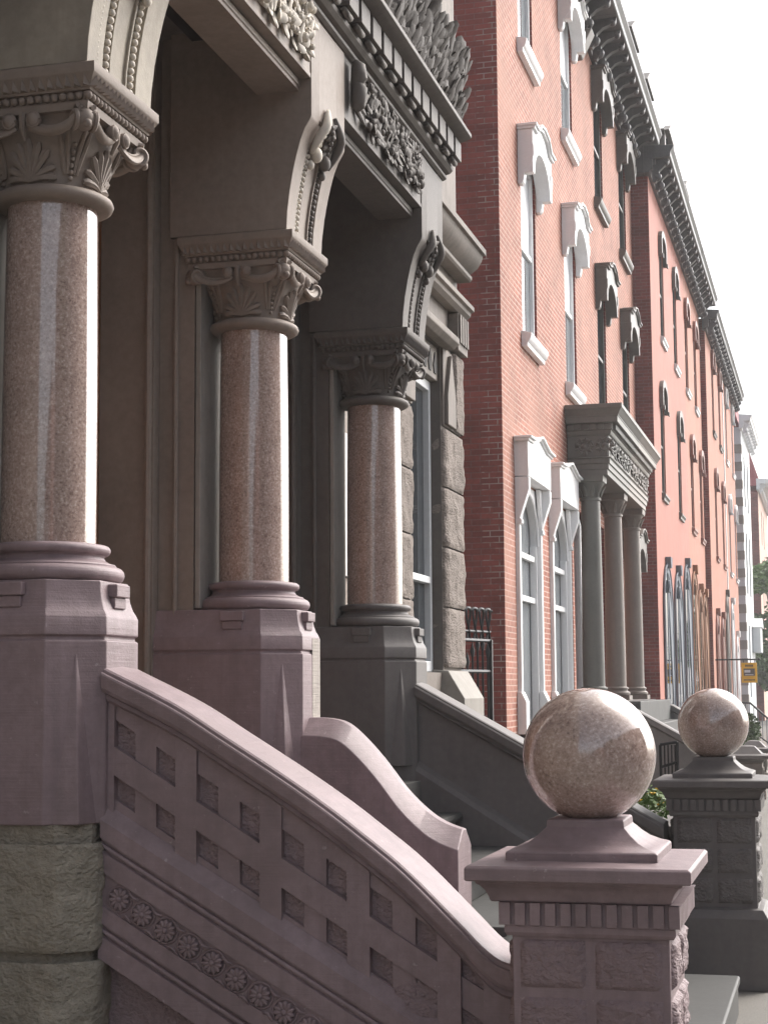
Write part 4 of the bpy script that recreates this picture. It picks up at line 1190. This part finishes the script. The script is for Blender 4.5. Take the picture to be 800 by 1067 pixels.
def ent(y0, y1, mt, endcap):
    mb = MB()
    prof = [(-3.02, 4.602), (-3.02, 4.68), (-3.0, 4.683), (-3.0, 4.76), (-2.98, 4.764), (-2.98, 4.83), (-2.955, 4.85), (-2.99, 4.862), (-2.99, 5.17), (-2.965, 5.18), (-2.95, 5.21), (-2.95, 5.24), (-2.93, 5.25), (-2.93, 5.33), (-2.925, 5.338), (-2.84, 5.342), (-2.838, 5.425), (-2.83, 5.428), (-2.83, 5.445), (-2.815, 5.46), (-2.80, 5.495), (-2.775, 5.53), (-2.765, 5.535), (-2.765, 5.60)]
    x0 = -3.21; secs = []
    # mitred ring around the block: build as stacked rectangles
    ya, yb = y0, y1
    vs = []; fs = []
    for x, z in prof:
        o = x - (-3.02)
        a = ya - o if endcap == 'near' else ya
        b = yb + o if endcap == 'far' else yb
        vs += [(XA + .01, a, z), (x, a, z), (x, b, z), (XA + .01, b, z)]
    n = len(prof)
    for k in range(n - 1):
        for i in range(4):
            j = (i + 1) % 4; fs.append((k * 4 + i, k * 4 + j, k * 4 + 4 + j, k * 4 + 4 + i))
    fs.append((3, 2, 1, 0)); t = (n - 1) * 4; fs.append((t, t + 1, t + 2, t + 3))
    mb.add(vs, fs)
    e = mb.build('entablature', mt, PT, bev=.004)
    mb = MB(); y = ya + .03
    while y < yb - .05:
        mb.box(-2.932, -2.885, y, y + .06, 5.255, 5.328); y += .11
    if endcap == 'near':
        x = -3.55
        while x < -2.95:
            mb.box(x, x + .06, ya - .13, ya - .085, 5.255, 5.328); x += .11
    mb.build('dentil_band', mt, e)
    mb = MB(); rr = random.Random(int(y0 * 10))
    y = ya + .1
    while y < yb - .1:
        for sg in (1, -1):
            sp = [(-2.985, y + .16 + math.cos(q * .55) * .13 * (1 - q / 16) * sg, 5.015 + math.sin(q * .55) * .13 * (1 - q / 16)) for q in range(14)]
            mb.tube(sp, .016, 6)
        mb.ball((-2.985, y + .16, 5.015), .03, 8, 6)
        for q in range(7):
            a = rr.uniform(0, 6.28); leaf_lobe(mb, (-2.985, y + .16 + math.cos(a) * .06, 5.015 + math.sin(a) * .06), (.05, math.cos(a), math.sin(a)), (1, 0, 0), .09, .022, .016, .3, 4)
        y += .36
    if endcap == 'near':
        x = -3.5
        while x < -3.05:
            for sg in (1, -1):
                mb.tube([(x + .16 + math.cos(q * .55) * .13 * (1 - q / 16) * sg, ya - .035, 5.015 + math.sin(q * .55) * .13 * (1 - q / 16)) for q in range(14)], .016, 6)
            mb.ball((x + .16, ya - .035, 5.015), (.05, .03, .05), 8, 6)
            for q in range(9):
                a = q * .7; leaf_lobe(mb, (x + .16 + math.cos(a) * .06, ya - .03, 5.015 + math.sin(a) * .06), (math.cos(a), -.05, math.sin(a)), (0, -1, 0), .09, .022, .016, .3, 4)
            x += .3
    mb.build('carved_frieze', mt, e, ang=180)
ent(24.03, 26.6, M['portico'], 'near'); ent(26.604, 29.2, M['portico_b'], 'far')
mb = MB(); mb.box(XA + .01, -2.95, 23.9, 29.4, 0, 1.355); mb.build('floor', M['slate'], PT)
# its stoop: two cheeks and steps
def cheek_wall(x0, z0, x1, z1, y, label, flat=0.0):
    t = thing('stoop_cheek', label, 'stair wall', ((x0 + x1) / 2, y, 0), 'stone cheeks of the portico stoop')
    P_ = [(x0, z0), (x0 + flat, z0)] if flat else [(x0, z0)]
    n = 14; pts = list(P_); xs0 = x0 + flat
    for k in range(1, n + 1):
        u = k / n; zz = lerp(z0, z1, u * u * (3 - 2 * u) if flat else u)
        pts.append((lerp(xs0, x1, u), zz))
    mb = MB(); mb.prism([(p[0], p[1] - .1) for p in pts] + [(x1, 0), (x0, 0)], 'y', y - .09, y + .09); mb.build('wall', M['slate'], t)
    mb = MB(); mb.sweep([[(px, y - .10, pz - .13), (px, y - .15, pz - .10), (px, y - .15, pz - .02), (px, y - .12, pz), (px, y + .12, pz), (px, y + .15, pz - .02), (px, y + .15, pz - .10), (px, y + .10, pz - .13)] for px, pz in pts]); mb.build('coping', M['slate'], t)
    return t
cheek_wall(-2.94, 1.38, -1.4, .52, 24.2, 'straight grey stone stoop cheek sloping from the portico behind the near ball')
cheek_wall(-3.2, 1.30, -1.5, .45, 29.0, 'curved grey stone stoop cheek on the far side of the portico steps', .42)
SS = thing('stoop_steps', 'grey stone steps climbing to the columned portico of the brick houses', 'steps', (-2.2, 26.6, 0))
for k in range(7):
    mb = MB(); mb.box(-2.95, -1.45 - .2 * k, 24.3, 28.9, .17 * k, .17 * (k + 1) + (0 if k < 6 else .16)); mb.build('step', M['flag'], SS, bev=.01)
def stoop_pier(x, y, zt, label):
    t = thing('stoop_pier', label, 'pier', (x, y, 0), 'square piers at the foot of the portico stoop')
    mb = MB(); mb.stack((x, y), [(.24, 0), (.24, .12), (.2, .14), (.2, zt - .24), (.215, zt - .23)]); mb.build('shaft', M['taupe'], t, bev=.008)
    mb = MB()
    for dn in range(4):
        a = dn * PI / 2; u = Vector((math.cos(a), math.sin(a), 0)); nn = Vector((math.sin(a), -math.cos(a), 0)); o = Vector((x, y, 0)) + nn * .2
        for s0, s1, z0, z1 in ((-.17, -.13, .18, zt - .3), (.13, .17, .18, zt - .3), (-.13, .13, .18, .22), (-.13, .13, zt - .34, zt - .3)):
            p = [o + u * s0, o + u * s1, o + u * s1 + nn * .014, o + u * s0 + nn * .014]
            mb.add([q + Vector((0, 0, z0)) for q in p] + [q + Vector((0, 0, z1)) for q in p], [(3, 2, 1, 0), (4, 5, 6, 7), (0, 1, 5, 4), (1, 2, 6, 5), (2, 3, 7, 6), (3, 0, 4, 7)])
    mb.build('panel_frame', M['taupe'], t)
    mb = MB(); mb.stack((x, y), [(.215, zt - .23), (.23, zt - .2), (.29, zt - .18), (.295, zt - .13), (.2, zt - .11), (.15, zt - .06), (.1, zt - .01), (.05, zt)]); mb.build('cap', M['slate'], t, bev=.006)
stoop_pier(-1.17, 24.2, .73, 'square pier with a pyramid cap showing just right of the second granite ball')
stoop_pier(-1.30, 29.0, .66, 'taller looking panelled stone pier behind the pyramid capped pier at the right edge')

# third and fourth: rose and salmon rendered houses
def small_hood(parent, xf, a, b, z, mt):
    mb = MB(); m = (a + b) / 2; hw = (b - a) / 2; outer = []; inner = []
    for q in range(11):
        th = PI * q / 10
        outer.append((m + (hw + .12) * math.cos(th), z + .30 * math.sin(th))); inner.append((m + (hw - .02) * math.cos(th), z - .02 + .17 * math.sin(th)))
    poly = [(b + .12, z - .35)] + outer + [(a - .12, z - .35), (a + .02, z - .35)] + inner[::-1] + [(b - .02, z - .35)]
    mb.prism(poly, 'x', xf + .004, xf + .085); mb.box(xf + .085, xf + .11, a - .1, a + .02, z - .38, z - .29); mb.box(xf + .085, xf + .11, b - .02, b + .1, z - .38, z - .29)
    return mb.build('window_hood', mt, parent, bev=.006)
def lancet(parent, xf, a, b, z0, z1, mt, mg):
    mb = MB(); m = (a + b) / 2; hw = (b - a) / 2; x1 = xf + .035
    left = [(a, z0), (a, z1 - 1.0)]; li = [(a + .24, z0), (a + .24, z1 - 1.0)]
    for q in range(1, 9):
        t = q / 8 * PI / 2
        left.append((a + hw * (1 - math.cos(t)), z1 - 1.0 + .95 * math.sin(t))); li.append((a + .24 + (hw - .24) * (1 - math.cos(t)), z1 - 1.0 + .78 * math.sin(t)))
    right = [(2 * m - y, z) for y, z in left[::-1]]; ri = [(2 * m - y, z) for y, z in li[::-1]]
    mb.prism(left + right[1:] + ri[:-1] + [li[-1]] + li[::-1][1:], 'x', xf + .004, x1)
    for pts in (left + right[1:],): mb.tube([(x1, y, z) for y, z in pts], .025, 6)
    mb.box(xf + .004, xf + .03, m - .06, m + .06, z0, z1 - .45)
    mb.tube([(xf + .05, m + .12 * math.cos(i * PI / 8), z1 - .5 + .12 * math.sin(i * PI / 8)) for i in range(17)], .02, 6)
    mb.prism([(m - .2, z1 + .1), (m + .2, z1 + .1), (m + .12, z1 - .12), (m - .12, z1 - .12)], 'x', xf + .004, xf + .12)
    f = mb.build('lancet_window', mt, parent, bev=.005)
    mb = MB(); mb.prism(li + ri[1:], 'x', xf + .006, xf + .02); mb.build('pane', mg, f)
def row_house(label, name, xf, y0, y1, zt, wall, side, mt, sills, wins3, wins2, lan, zoff, corn, lmats, roof=True, z3=(8.95, 11.0), z2=(5.55, 7.65)):
    t = thing(name, label, 'house', (xf, (y0 + y1) / 2, 0))
    ops = []
    for y in wins3: ops.append((y - .45, y + .45, z3[0], z3[1]))
    for y in wins2: ops.append((y - .45, y + .45, z2[0], z2[1]))
    mb = MB(); facade(mb, xf, y0, y1, zt - .15, ops, mats=(0, 1, 0), rev=.08); mb.build('wall', [wall, side], t, smooth=False)
    for a, b, c, d in ops:
        sash(t, xf, a, b, c, d, mt, M['glass'], rev=.06); small_hood(t, xf, a, b, d + .02, mt); sill(t, xf, a - .08, b + .08, c, sills if c > 8 else mt, .15, .08)
    lw = .92 if xf < -3.2 else .7
    for (y, zl, lm) in lan: lancet(t, xf, y - lw, y + lw, .6, zl, lm, M['glass'])
    row_cornice(t, xf, y0 - .25, y1, zt, corn, M['cornice'], .6, ret=y0 < 34)
    if roof: mansard(t, xf, y0, y1, zt + .02, M['slate_roof'])
    return t
XC = -3.25
hc = row_house('rose rendered house with dark red brick side and tall blue grey pointed window frames', 'rendered_row_house', XC, 33.33, 41.4, 12.35, M['rose'], M['brickSide2'], M['trim_grey'], M['soft_white'], (35.75, 38.9), (35.2, 39.2), ((35.2, 4.15, M['bluegrey']), (37.7, 4.15, M['bluegrey']), (40.2, 4.5, M['bluegrey'])), 0, .54, None)
for yy in (34.6, 38.6): dormer(hc, XC + .30, yy, 12.36, M['trim_grey'], M['glass'], 1.1, .8)
hd = row_house('salmon rendered house with ochre pointed window frames next to the rose house', 'rendered_row_house', XC, 41.403, 46.85, 12.35, M['salmon'], M['brickSide2'], M['brownred'], M['soft_white'], (42.1, 44.9), (42.9, 45.9), ((42.5, 4.5, M['ochre']), (44.4, 4.15, M['ochre']), (45.9, 4.1, M['ochre'])), 0, .54, None)
XE = -3.1
he = row_house('peach rendered house with brown window trim and small round arched doorway windows', 'rendered_row_house', XE, 46.87, 54.3, 11.98, M['salmon'], M['brickSide2'], M['brownred'], M['trim_grey'], (49.6, 52.6), (49.7, 53.0), ((48.6, 3.7, M['brownred']), (51.0, 3.7, M['brownred']), (53.4, 4.5, M['trim_grey'])), 0, .42, None, True, (9.0, 11.15), (5.35, 7.65))
hf = row_house('peach rendered house with white window hoods and sills before the white building', 'rendered_row_house', XE, 54.303, 60.8, 11.98, M['salmon'], M['brickSide2'], M['soft_white'], M['white'], (56.0, 59.6), (56.6, 60.0), ((56.2, 4.4, M['soft_white']), (58.8, 3.4, M['white'])), 0, .42, None, True, (9.0, 11.15), (5.35, 7.65))
mb = MB(); mb.box(-3.3, -3.08, 54.25, 54.5, .3, 11.4); mb.build('downpipe', M['soft_white'], hf)

# white quoined house with a red mansard
HG = thing('white_house', 'narrow white quoined house with projecting bay window and red mansard roof', 'house', (-3.3, 66, 0))
ops = [(66.5, 67.5, 5.2, 7.6), (69.0, 70.0, 5.2, 7.6), (66.5, 67.5, 8.6, 10.6), (69.0, 70.0, 8.6, 10.6), (66.8, 67.8, 1.2, 4.0)]
mb = MB(); facade(mb, -3.05, 65, 71.8, 11.5, ops, mats=(0, 0, 0)); mb.build('wall', [M['soft_white']], HG, smooth=False)
for a, b, c, d in ops: sash(HG, -3.05, a, b, c, d, M['bluegrey'], M['glass'], rev=.06)
for k in range(16):
    mb = MB(); z = .3 + k * .68; mb.box(-3.46 if k % 2 else -3.38, -3.035, 64.96, 65.5 if k % 2 else 65.3, z, z + .34)
    mb.build('quoin', M['pale_jamb'], HG, bev=.01)
row_cornice(HG, -3.05, 64.7, 71.8, 11.9, .45, M['white'], .8)
mb = MB(); mb.prism([(-3.2, 11.9), (-3.5, 13.6), (-8, 13.8), (-8, 11.9)], 'y', 65.0, 71.8); mb.build('roof', M['red_roof'], HG)
mb = MB(); mb.prism([(69.5, 3.0), (71.6, 3.0), (71.6, 4.0), (70.5, 4.3), (69.5, 4.0)], 'x', -3.04, -2.72); mb.prism([(69.4, 4.0), (71.7, 4.0), (70.5, 4.4)], 'x', -3.04, -2.66)
mb.build('bay_window', M['soft_white'], HG, bev=.01)

# far corner house with a pointed red turret
HH = thing('corner_house', 'far pale house with red brick side wall, white cornice and pointed red turret roof', 'house', (-3.4, 92, 0))
ops = [(89.2, 90.2, 5.6, 8.2), (92, 93, 5.6, 8.2), (89.2, 90.2, 9.0, 10.8), (92, 93, 9.0, 10.8), (89.2, 90.2, 1.4, 4.2), (95, 96, 5.6, 8.2)]
mb = MB(); facade(mb, -3.28, 86, 99, 11.4, ops, mats=(0, 1, 0)); mb.build('wall', [M['peach'], M['brickSide2']], HH, smooth=False)
for a, b, c, d in ops: sash(HH, -3.28, a, b, c, d, M['soft_white'], M['glass'], rev=.06)
row_cornice(HH, -3.28, 85.5, 99, 11.95, .75, M['white'], .7)
mb = MB(); mb.frustum((-4.2, 90), 12.0, 15.2, (1.0, 1.6), (.02, .05)); mb.build('turret_roof', M['red_roof'], HH)

# ------------------------------------------------------------------ street furniture down the pavement
SG = thing('hanging_sign', 'small yellow hanging sign with black lettering and a dark picture panel on an iron arm', 'sign', (-2.3, 47.5, 1.8))
mb = MB(); mb.box(-2.40, -1.98, 47.48, 47.52, 1.69, 2.24); mb.build('board', M['yellow'], SG, bev=.006)
mb = MB(); mb.box(-2.34, -2.04, 47.472, 47.479, 1.88, 2.08); mb.build('picture', M['trim_dk'], SG)
mb = MB(); mb.box(-2.32, -2.16, 47.466, 47.4715, 1.97, 2.04); mb.box(-2.30, -2.08, 47.466, 47.4715, 1.90, 1.92); mb.build('white_mark', M['soft_white'], SG)  # white marks on the picture panel
mb = MB()
for i in range(7):
    x = -2.30 + i * .032; mb.box(x, x + .022, 47.472, 47.479, 2.13, 2.185)
for i in range(9):
    x = -2.34 + i * .034; mb.box(x, x + .024, 47.472, 47.479, 1.75, 1.785)
mb.build('lettering', M['black'], SG)
mb = MB(); mb.tube([(-3.1, 47.5, 2.33), (-1.92, 47.5, 2.33)], .022, 8)
for x in (-2.34, -2.04): mb.tube([(x, 47.5, 2.24), (x, 47.5, 2.33)], .01, 6)
mb.ball((-1.92, 47.5, 2.33), .04, 8, 6); mb.build('arm', M['iron'], SG)

RL = thing('stair_railing', 'black iron stair railing with thin balusters sloping down at the right edge', 'railing', (-1.9, 43, 0))
mb = MB(); mb.tube([(-2.35, 43.0, 1.18), (-1.98, 43.0, 1.17), (-1.2, 43.0, .45)], .025, 8); mb.tube([(-2.35, 43.0, .5), (-1.98, 43.0, .5), (-1.2, 43.0, -.1)], .018, 6); mb.build('handrail', M['iron'], RL)
mb = MB()
for i in range(12):
    x = -2.3 + i * .1; zt = 1.17 if x < -1.98 else 1.17 - (x + 1.98) * .92
    mb.tube([(x, 43.0, zt - .68), (x, 43.0, zt)], .011, 6)
mb.build('baluster', M['bluegrey'], RL)
FB = thing('iron_fence', 'short iron fence panel in front of the stoop wall left of the second ball', 'fence', (-1.13, 12.2, 0))
mb = MB()
for (a, b) in (((-1.20, .82), (-1.20, 1.12)), ((-1.20, 1.12), (-1.08, 1.14)), ((-1.08, 1.14), (-1.08, 0)), ((-1.20, .82), (-1.08, .9)), ((-1.20, .96), (-1.08, 1.0))):
    mb.tube([(a[0], 12.2, a[1]), (b[0], 12.2, b[1])], .011, 6)
mb.build('frame', M['iron'], FB)
mb = MB()
for i in range(4):
    x = -1.17 + i * .025; mb.tube([(x, 12.2, .88), (x, 12.2, 1.12)], .006, 6)
mb.build('bar', M['iron'], FB)

# plants
def leaf_cards(mb, c, r, n, size, rnd, mi=0, flat=1.0):
    for _ in range(n):
        while True:
            p = Vector((rnd.uniform(-1, 1), rnd.uniform(-1, 1), rnd.uniform(-1, 1)))
            if p.length < 1: break
        p = Vector((p.x * r[0], p.y * r[1], p.z * r[2])) + Vector(c)
        a = Vector((rnd.uniform(-1, 1), rnd.uniform(-1, 1), rnd.uniform(-.6, .6))).normalized(); b = a.orthogonal().normalized()
        b = (Matrix.Rotation(rnd.uniform(0, 6.28), 3, a) @ b); s = size * rnd.uniform(.6, 1.3)
        mb.add([p - a * s, p + b * s * .45, p + a * s, p - b * s * .45], [(0, 1, 2, 3)], mi)
rp = random.Random(3)
FP = thing('flowering_plant', 'green plant with small yellow flowers behind the dark cheek wall', 'plant', (-1.02, 9.6, 0))
mb = MB(); leaf_cards(mb, (-.98, 9.6, .88), (.10, .26, .10), 300, .024, rp); mb.build('foliage', M['leaf_b'], FP, smooth=False)
mb = MB()
for i in range(9):
    p = Vector((-1.0 + rp.uniform(-.1, .1), 9.45 + rp.uniform(-.1, .1), .93 + rp.uniform(-.05, .05)))
    for k in range(5):
        a = 2 * PI * k / 5; leaf_lobe(mb, p, (math.cos(a), math.sin(a) , .3), (0, 0, 1), .02, .008, .004, .2, 3)
mb.build('flower', M['petal'], FP)
mb = MB(); mb.box(-1.3, -.7, 9.3, 9.95, 0, .72); mb.box(-1.33, -.67, 9.27, 9.98, .72, .78); mb.build('planter', M['slate'], FP, bev=.01)
TU = thing('clipped_shrub', 'dark green shrub beside the iron railing at the right edge', 'shrub', (-1.75, 38, 0))
mb = MB(); leaf_cards(mb, (-1.78, 38, .6), (.24, .24, .42), 900, .05, rp); mb.build('foliage', M['leaf'], TU, smooth=False)
mb = MB(); mb.tube([(-1.75, 38, 0), (-1.74, 38, .6)], [.05, .03], 8); mb.build('stem', M['bark'], TU)

def tree(x, y, h, r, label, n, size, seed, grp=None, lowf=.45):
    rn = random.Random(seed); t = thing('street_tree', label, 'tree', (x, y, 0), grp)
    mb = MB(); top = Vector((x + rn.uniform(-.3, .3), y, h * .62))
    mb.tube([(x, y, -.1), (x + .05, y, h * .25), (x, y + .1, h * .45), top], [.24, .18, .15, .07], 10)
    cl = []
    for k in range(9):
        a = rn.uniform(0, 2 * PI); z0 = h * rn.uniform(.28, .55); e = Vector((x + math.cos(a) * r * rn.uniform(.4, .9), y + math.sin(a) * r * rn.uniform(.4, .9), h * rn.uniform(lowf, .92)))
        mb.tube([(x, y, z0), Vector((x, y, z0)).lerp(e, .5) + Vector((0, 0, .2)), e], [.09, .05, .02], 6); cl.append(e)
    mb.build('trunk', M['bark'], t)
    mb = MB()
    for e in cl + [Vector((x, y, h * .8)), Vector((x + .3 * r, y, h * .6)), Vector((x - .3 * r, y, h * .5)), Vector((x, y, h * (lowf + .05)))]:
        q = r * rn.uniform(.35, .55); leaf_cards(mb, e, (q, q, q * .75), n // 12, size, rn, 0 if rn.random() < .6 else 1)
    mb.build('crown', [M['leaf'], M['leaf_b']], t, smooth=False)
    return t
tree(-2.3, 76, 8.2, 1.9, 'dense dark green street tree hiding the foot of the far corner house', 6200, .16, 21, None, .2)
tree(-.9, 84, 7.0, 2.0, 'second dark green street tree at the right edge beyond the yellow sign', 5600, .16, 23, None, .15)

rlv = random.Random(17)
for i in range(9):
    x, y = ((-.36, 7.15), (-.2, 8.0), (-.12, 8.6), (-.3, 7.6), (-.05, 9.4), (-.28, 10.2), (-.1, 7.3), (-.22, 9.1), (.05, 8.3))[i]
    mb = MB(); a = rlv.uniform(0, 6.28); u = Vector((math.cos(a), math.sin(a), 0)); w = Vector((-u.y, u.x, 0)); p = Vector((x, y, .004)); L = rlv.uniform(.025, .045)
    vs = [p, p + u * L * .5 + w * L * .35 + Vector((0, 0, .012)), p + u * L, p + u * L * .5 - w * L * .35 + Vector((0, 0, .010)), p + u * L * .5 + Vector((0, 0, .003))]
    mb.add(vs + [q + Vector((0, 0, .0015)) for q in vs], [(0, 4, 1), (1, 4, 2), (2, 4, 3), (3, 4, 0), (6, 9, 5), (7, 9, 6), (8, 9, 7), (5, 9, 8), (0, 1, 6, 5), (1, 2, 7, 6), (2, 3, 8, 7), (3, 0, 5, 8)])
    tag(mb.build('dry_leaf', M['ochre'], None, smooth=False), 'small dry brown leaf fallen on the grey pavement beside the piers', 'leaf', 'dry leaves on the pavement')
# parked car seen as a sliver at the right edge
def car(x, y, label):
    t = thing('parked_car', label, 'car', (x, y, -.14)); z = -.14
    prof = [(-2.1, .32), (-2.15, .62), (-2.05, .86), (-1.2, .95), (-.65, 1.38), (.75, 1.42), (1.45, .98), (2.0, .9), (2.15, .6), (2.1, .32)]
    mb = MB(); mb.prism([(y + p, z + q) for p, q in prof], 'x', x - .85, x + .85); mb.build('body', M['carpaint'], t, bev=.06)
    mb = MB(); mb.prism([(y - 1.1, z + .97), (y - .62, z + 1.33), (y + .7, z + 1.36), (y + 1.3, z + 1.0)], 'x', x - .856, x + .856); mb.build('side_panel', M['glass'], t)
    for sx in (-1, 1):
        mb = MB(); mb.box(x + sx * .72 - .12, x + sx * .72 + .12, y - 2.17, y - 2.08, z + .66, z + .84); mb.build('tail_lamp', M['redpaint'], t, bev=.02)
        for yy in (-1.35, 1.35):
            pts = [(x + sx * .86 + o, yy + y) for o in (0,)]
            mb = MB(); n = 24
            ring = [(y + yy + .31 * math.cos(2 * PI * i / n), z + .31 + .31 * math.sin(2 * PI * i / n)) for i in range(n)]
            mb.prism(ring, 'x', x + sx * .86 - .1, x + sx * .86 + .02); w = mb.build('wheel', M['rubber'], t, bev=.02)
            ring = [(y + yy + .19 * math.cos(2 * PI * i / n), z + .31 + .19 * math.sin(2 * PI * i / n)) for i in range(n)]
            mb = MB(); mb.prism(ring, 'x', x + sx * .86 - .08, x + sx * .86 + .03); mb.build('rim', M['soft_white'], w)

# ------------------------------------------------------------------ the other side of the street (seen mirrored in the polished granite)
def across(y0, y1, h, mt, label, x=14.2):
    t = thing('facing_house', label, 'house', (x, (y0 + y1) / 2, 0), 'houses across the street')
    mb = MB(); mb.box(x, x + 9, y0, y1, 0, h); mb.build('wall', mt, t)
    n = int((y1 - y0) / 2.6); wm = MB(); pm = MB()
    for f in range(int(h / 3.6)):
        for i in range(n):
            yy = y0 + (i + .5) * (y1 - y0) / n; z = 1.2 + f * 3.5
            wm.box(x - .06, x - .002, yy - .6, yy + .6, z - .1, z + 2.1); pm.box(x - .07, x - .062, yy - .48, yy + .48, z, z + 2.0)
    w = wm.build('window', M['soft_white'], t); pm.build('pane', M['glass'], w)
    mb = MB(); mb.box(x - .5, x + 9.1, y0, y1 + .0, h + .002, h + .5); mb.build('cornice', M['cornice'], t)
across(-17.5, -8.6, 9.5, M['brownred'], 'brown red house across the street, behind the viewer')
across(-8.58, .4, 9, M['taupe'], 'taupe stone house directly across the street')
across(.42, 9.4, 9.5, M['brownred'], 'brown red house across the street opposite the porch')
across(9.42, 15.8, 9, M['taupe'], 'end taupe house across the street')
across(-52, -25, 9, M['brownred'], 'long brown red terrace across the street beyond the gap')
tree(9.9 + 2.2, -6.0, 9, 3.0, 'broad street tree on the opposite pavement', 2600, .24, 33)

# ------------------------------------------------------------------ pale summer haze filling the street
hm = bpy.data.materials.new('haze'); hm.use_nodes = True; hn = hm.node_tree
hn.nodes.remove(hn.nodes['Principled BSDF'])
pv = hn.nodes.new('ShaderNodeVolumePrincipled'); pv.inputs['Color'].default_value = (.93, .93, .94, 1); pv.inputs['Density'].default_value = .0013; pv.inputs['Anisotropy'].default_value = .3
hn.links.new(pv.outputs[0], hn.nodes['Material Output'].inputs['Volume'])
mb = MB(); mb.box(-410, 410, -410, 610, -1.2, 17.5); struct(mb.build('haze', hm, smooth=False), 'stuff')
# ------------------------------------------------------------------ light, sky, camera
W = bpy.data.worlds.new('World'); S.world = W; W.use_nodes = True
nt = W.node_tree; bg = nt.nodes['Background']
sky = nt.nodes.new('ShaderNodeTexSky'); sky.sky_type = 'NISHITA'; sky.sun_disc = False
SUN_EL, SUN_AZ = R(52), R(38)          # azimuth from +y towards +x
sky.sun_elevation = SUN_EL; sky.sun_rotation = SUN_AZ
sky.air_density = 1.0; sky.dust_density = 6.0; sky.ozone_density = .6; sky.altitude = 0
hs = nt.nodes.new('ShaderNodeHueSaturation'); hs.inputs['Saturation'].default_value = .5
nt.links.new(sky.outputs[0], hs.inputs['Color']); tc = nt.nodes.new('ShaderNodeTexCoord'); dt = nt.nodes.new('ShaderNodeVectorMath'); dt.operation = 'DOT_PRODUCT'
nt.links.new(tc.outputs['Generated'], dt.inputs[0])
dt.inputs[1].default_value = (math.sin(SUN_AZ) * math.cos(R(14)), math.cos(SUN_AZ) * math.cos(R(14)), math.sin(R(14)))   # glow lobe added low under the sun, to brighten column reflections
m1 = nt.nodes.new('ShaderNodeMath'); m1.operation = 'MAXIMUM'; m1.inputs[1].default_value = 0; nt.links.new(dt.outputs['Value'], m1.inputs[0])
m2 = nt.nodes.new('ShaderNodeMath'); m2.operation = 'POWER'; m2.inputs[1].default_value = 12; nt.links.new(m1.outputs[0], m2.inputs[0])
m3 = nt.nodes.new('ShaderNodeMath'); m3.operation = 'MULTIPLY_ADD'; m3.inputs[1].default_value = 2.6; m3.inputs[2].default_value = 1; nt.links.new(m2.outputs[0], m3.inputs[0])
sz = nt.nodes.new('ShaderNodeSeparateXYZ'); nt.links.new(tc.outputs['Generated'], sz.inputs[0])
mz = nt.nodes.new('ShaderNodeMapRange'); nt.links.new(sz.outputs['Z'], mz.inputs[0]); mz.inputs[1].default_value = 0; mz.inputs[2].default_value = .9; mz.inputs[3].default_value = 1.5; mz.inputs[4].default_value = .55
m4 = nt.nodes.new('ShaderNodeMath'); m4.operation = 'MULTIPLY'; nt.links.new(m3.outputs[0], m4.inputs[0]); nt.links.new(mz.outputs[0], m4.inputs[1]); m3 = m4   # sky gain shaped to soften top light: brighter low down, dimmer overhead
vs_ = nt.nodes.new('ShaderNodeVectorMath'); vs_.operation = 'SCALE'; nt.links.new(hs.outputs[0], vs_.inputs[0]); nt.links.new(m3.outputs[0], vs_.inputs['Scale'])
nt.links.new(vs_.outputs[0], bg.inputs['Color'])
bg.inputs['Strength'].default_value = .15
L = bpy.data.lights.new('sun', 'SUN'); L.energy = .5; L.angle = R(25); L.color = (1, .97, .94)
lo = bpy.data.objects.new('sun', L); C.objects.link(lo)
dv = Vector((math.sin(SUN_AZ) * math.cos(SUN_EL), math.cos(SUN_AZ) * math.cos(SUN_EL), math.sin(SUN_EL)))
lo.rotation_euler = (-dv).to_track_quat('-Z', 'Y').to_euler(); lo.location = dv * 50 + Vector((0, 20, 0))

cam = bpy.data.cameras.new('camera'); co = bpy.data.objects.new('camera', cam); C.objects.link(co)
yaw, pit, rol = R(14.80362437), R(6.11393233), R(-.40535813)
fwd = Vector((-math.sin(yaw) * math.cos(pit), math.cos(yaw) * math.cos(pit), math.sin(pit)))
rgt = Vector((math.cos(yaw), math.sin(yaw), 0)); up = rgt.cross(fwd)
r2 = rgt * math.cos(rol) + up * math.sin(rol); u2 = r2.cross(fwd)
co.matrix_world = Matrix(((r2.x, u2.x, -fwd.x, 0), (r2.y, u2.y, -fwd.y, 0), (r2.z, u2.z, -fwd.z, 1.51), (0, 0, 0, 1)))
cam.sensor_fit = 'VERTICAL'; cam.sensor_height = 36; cam.sensor_width = 36; cam.lens = 36 * 1750 / 1067
cam.clip_start = .05; cam.clip_end = 2000
S.camera = co
S.view_settings.view_transform = 'Standard'; S.view_settings.look = 'None'; S.view_settings.gamma = 1
S.view_settings.exposure = 1.0
S.cycles.max_bounces = 8; S.cycles.diffuse_bounces = 4
S.cycles.use_denoising = True
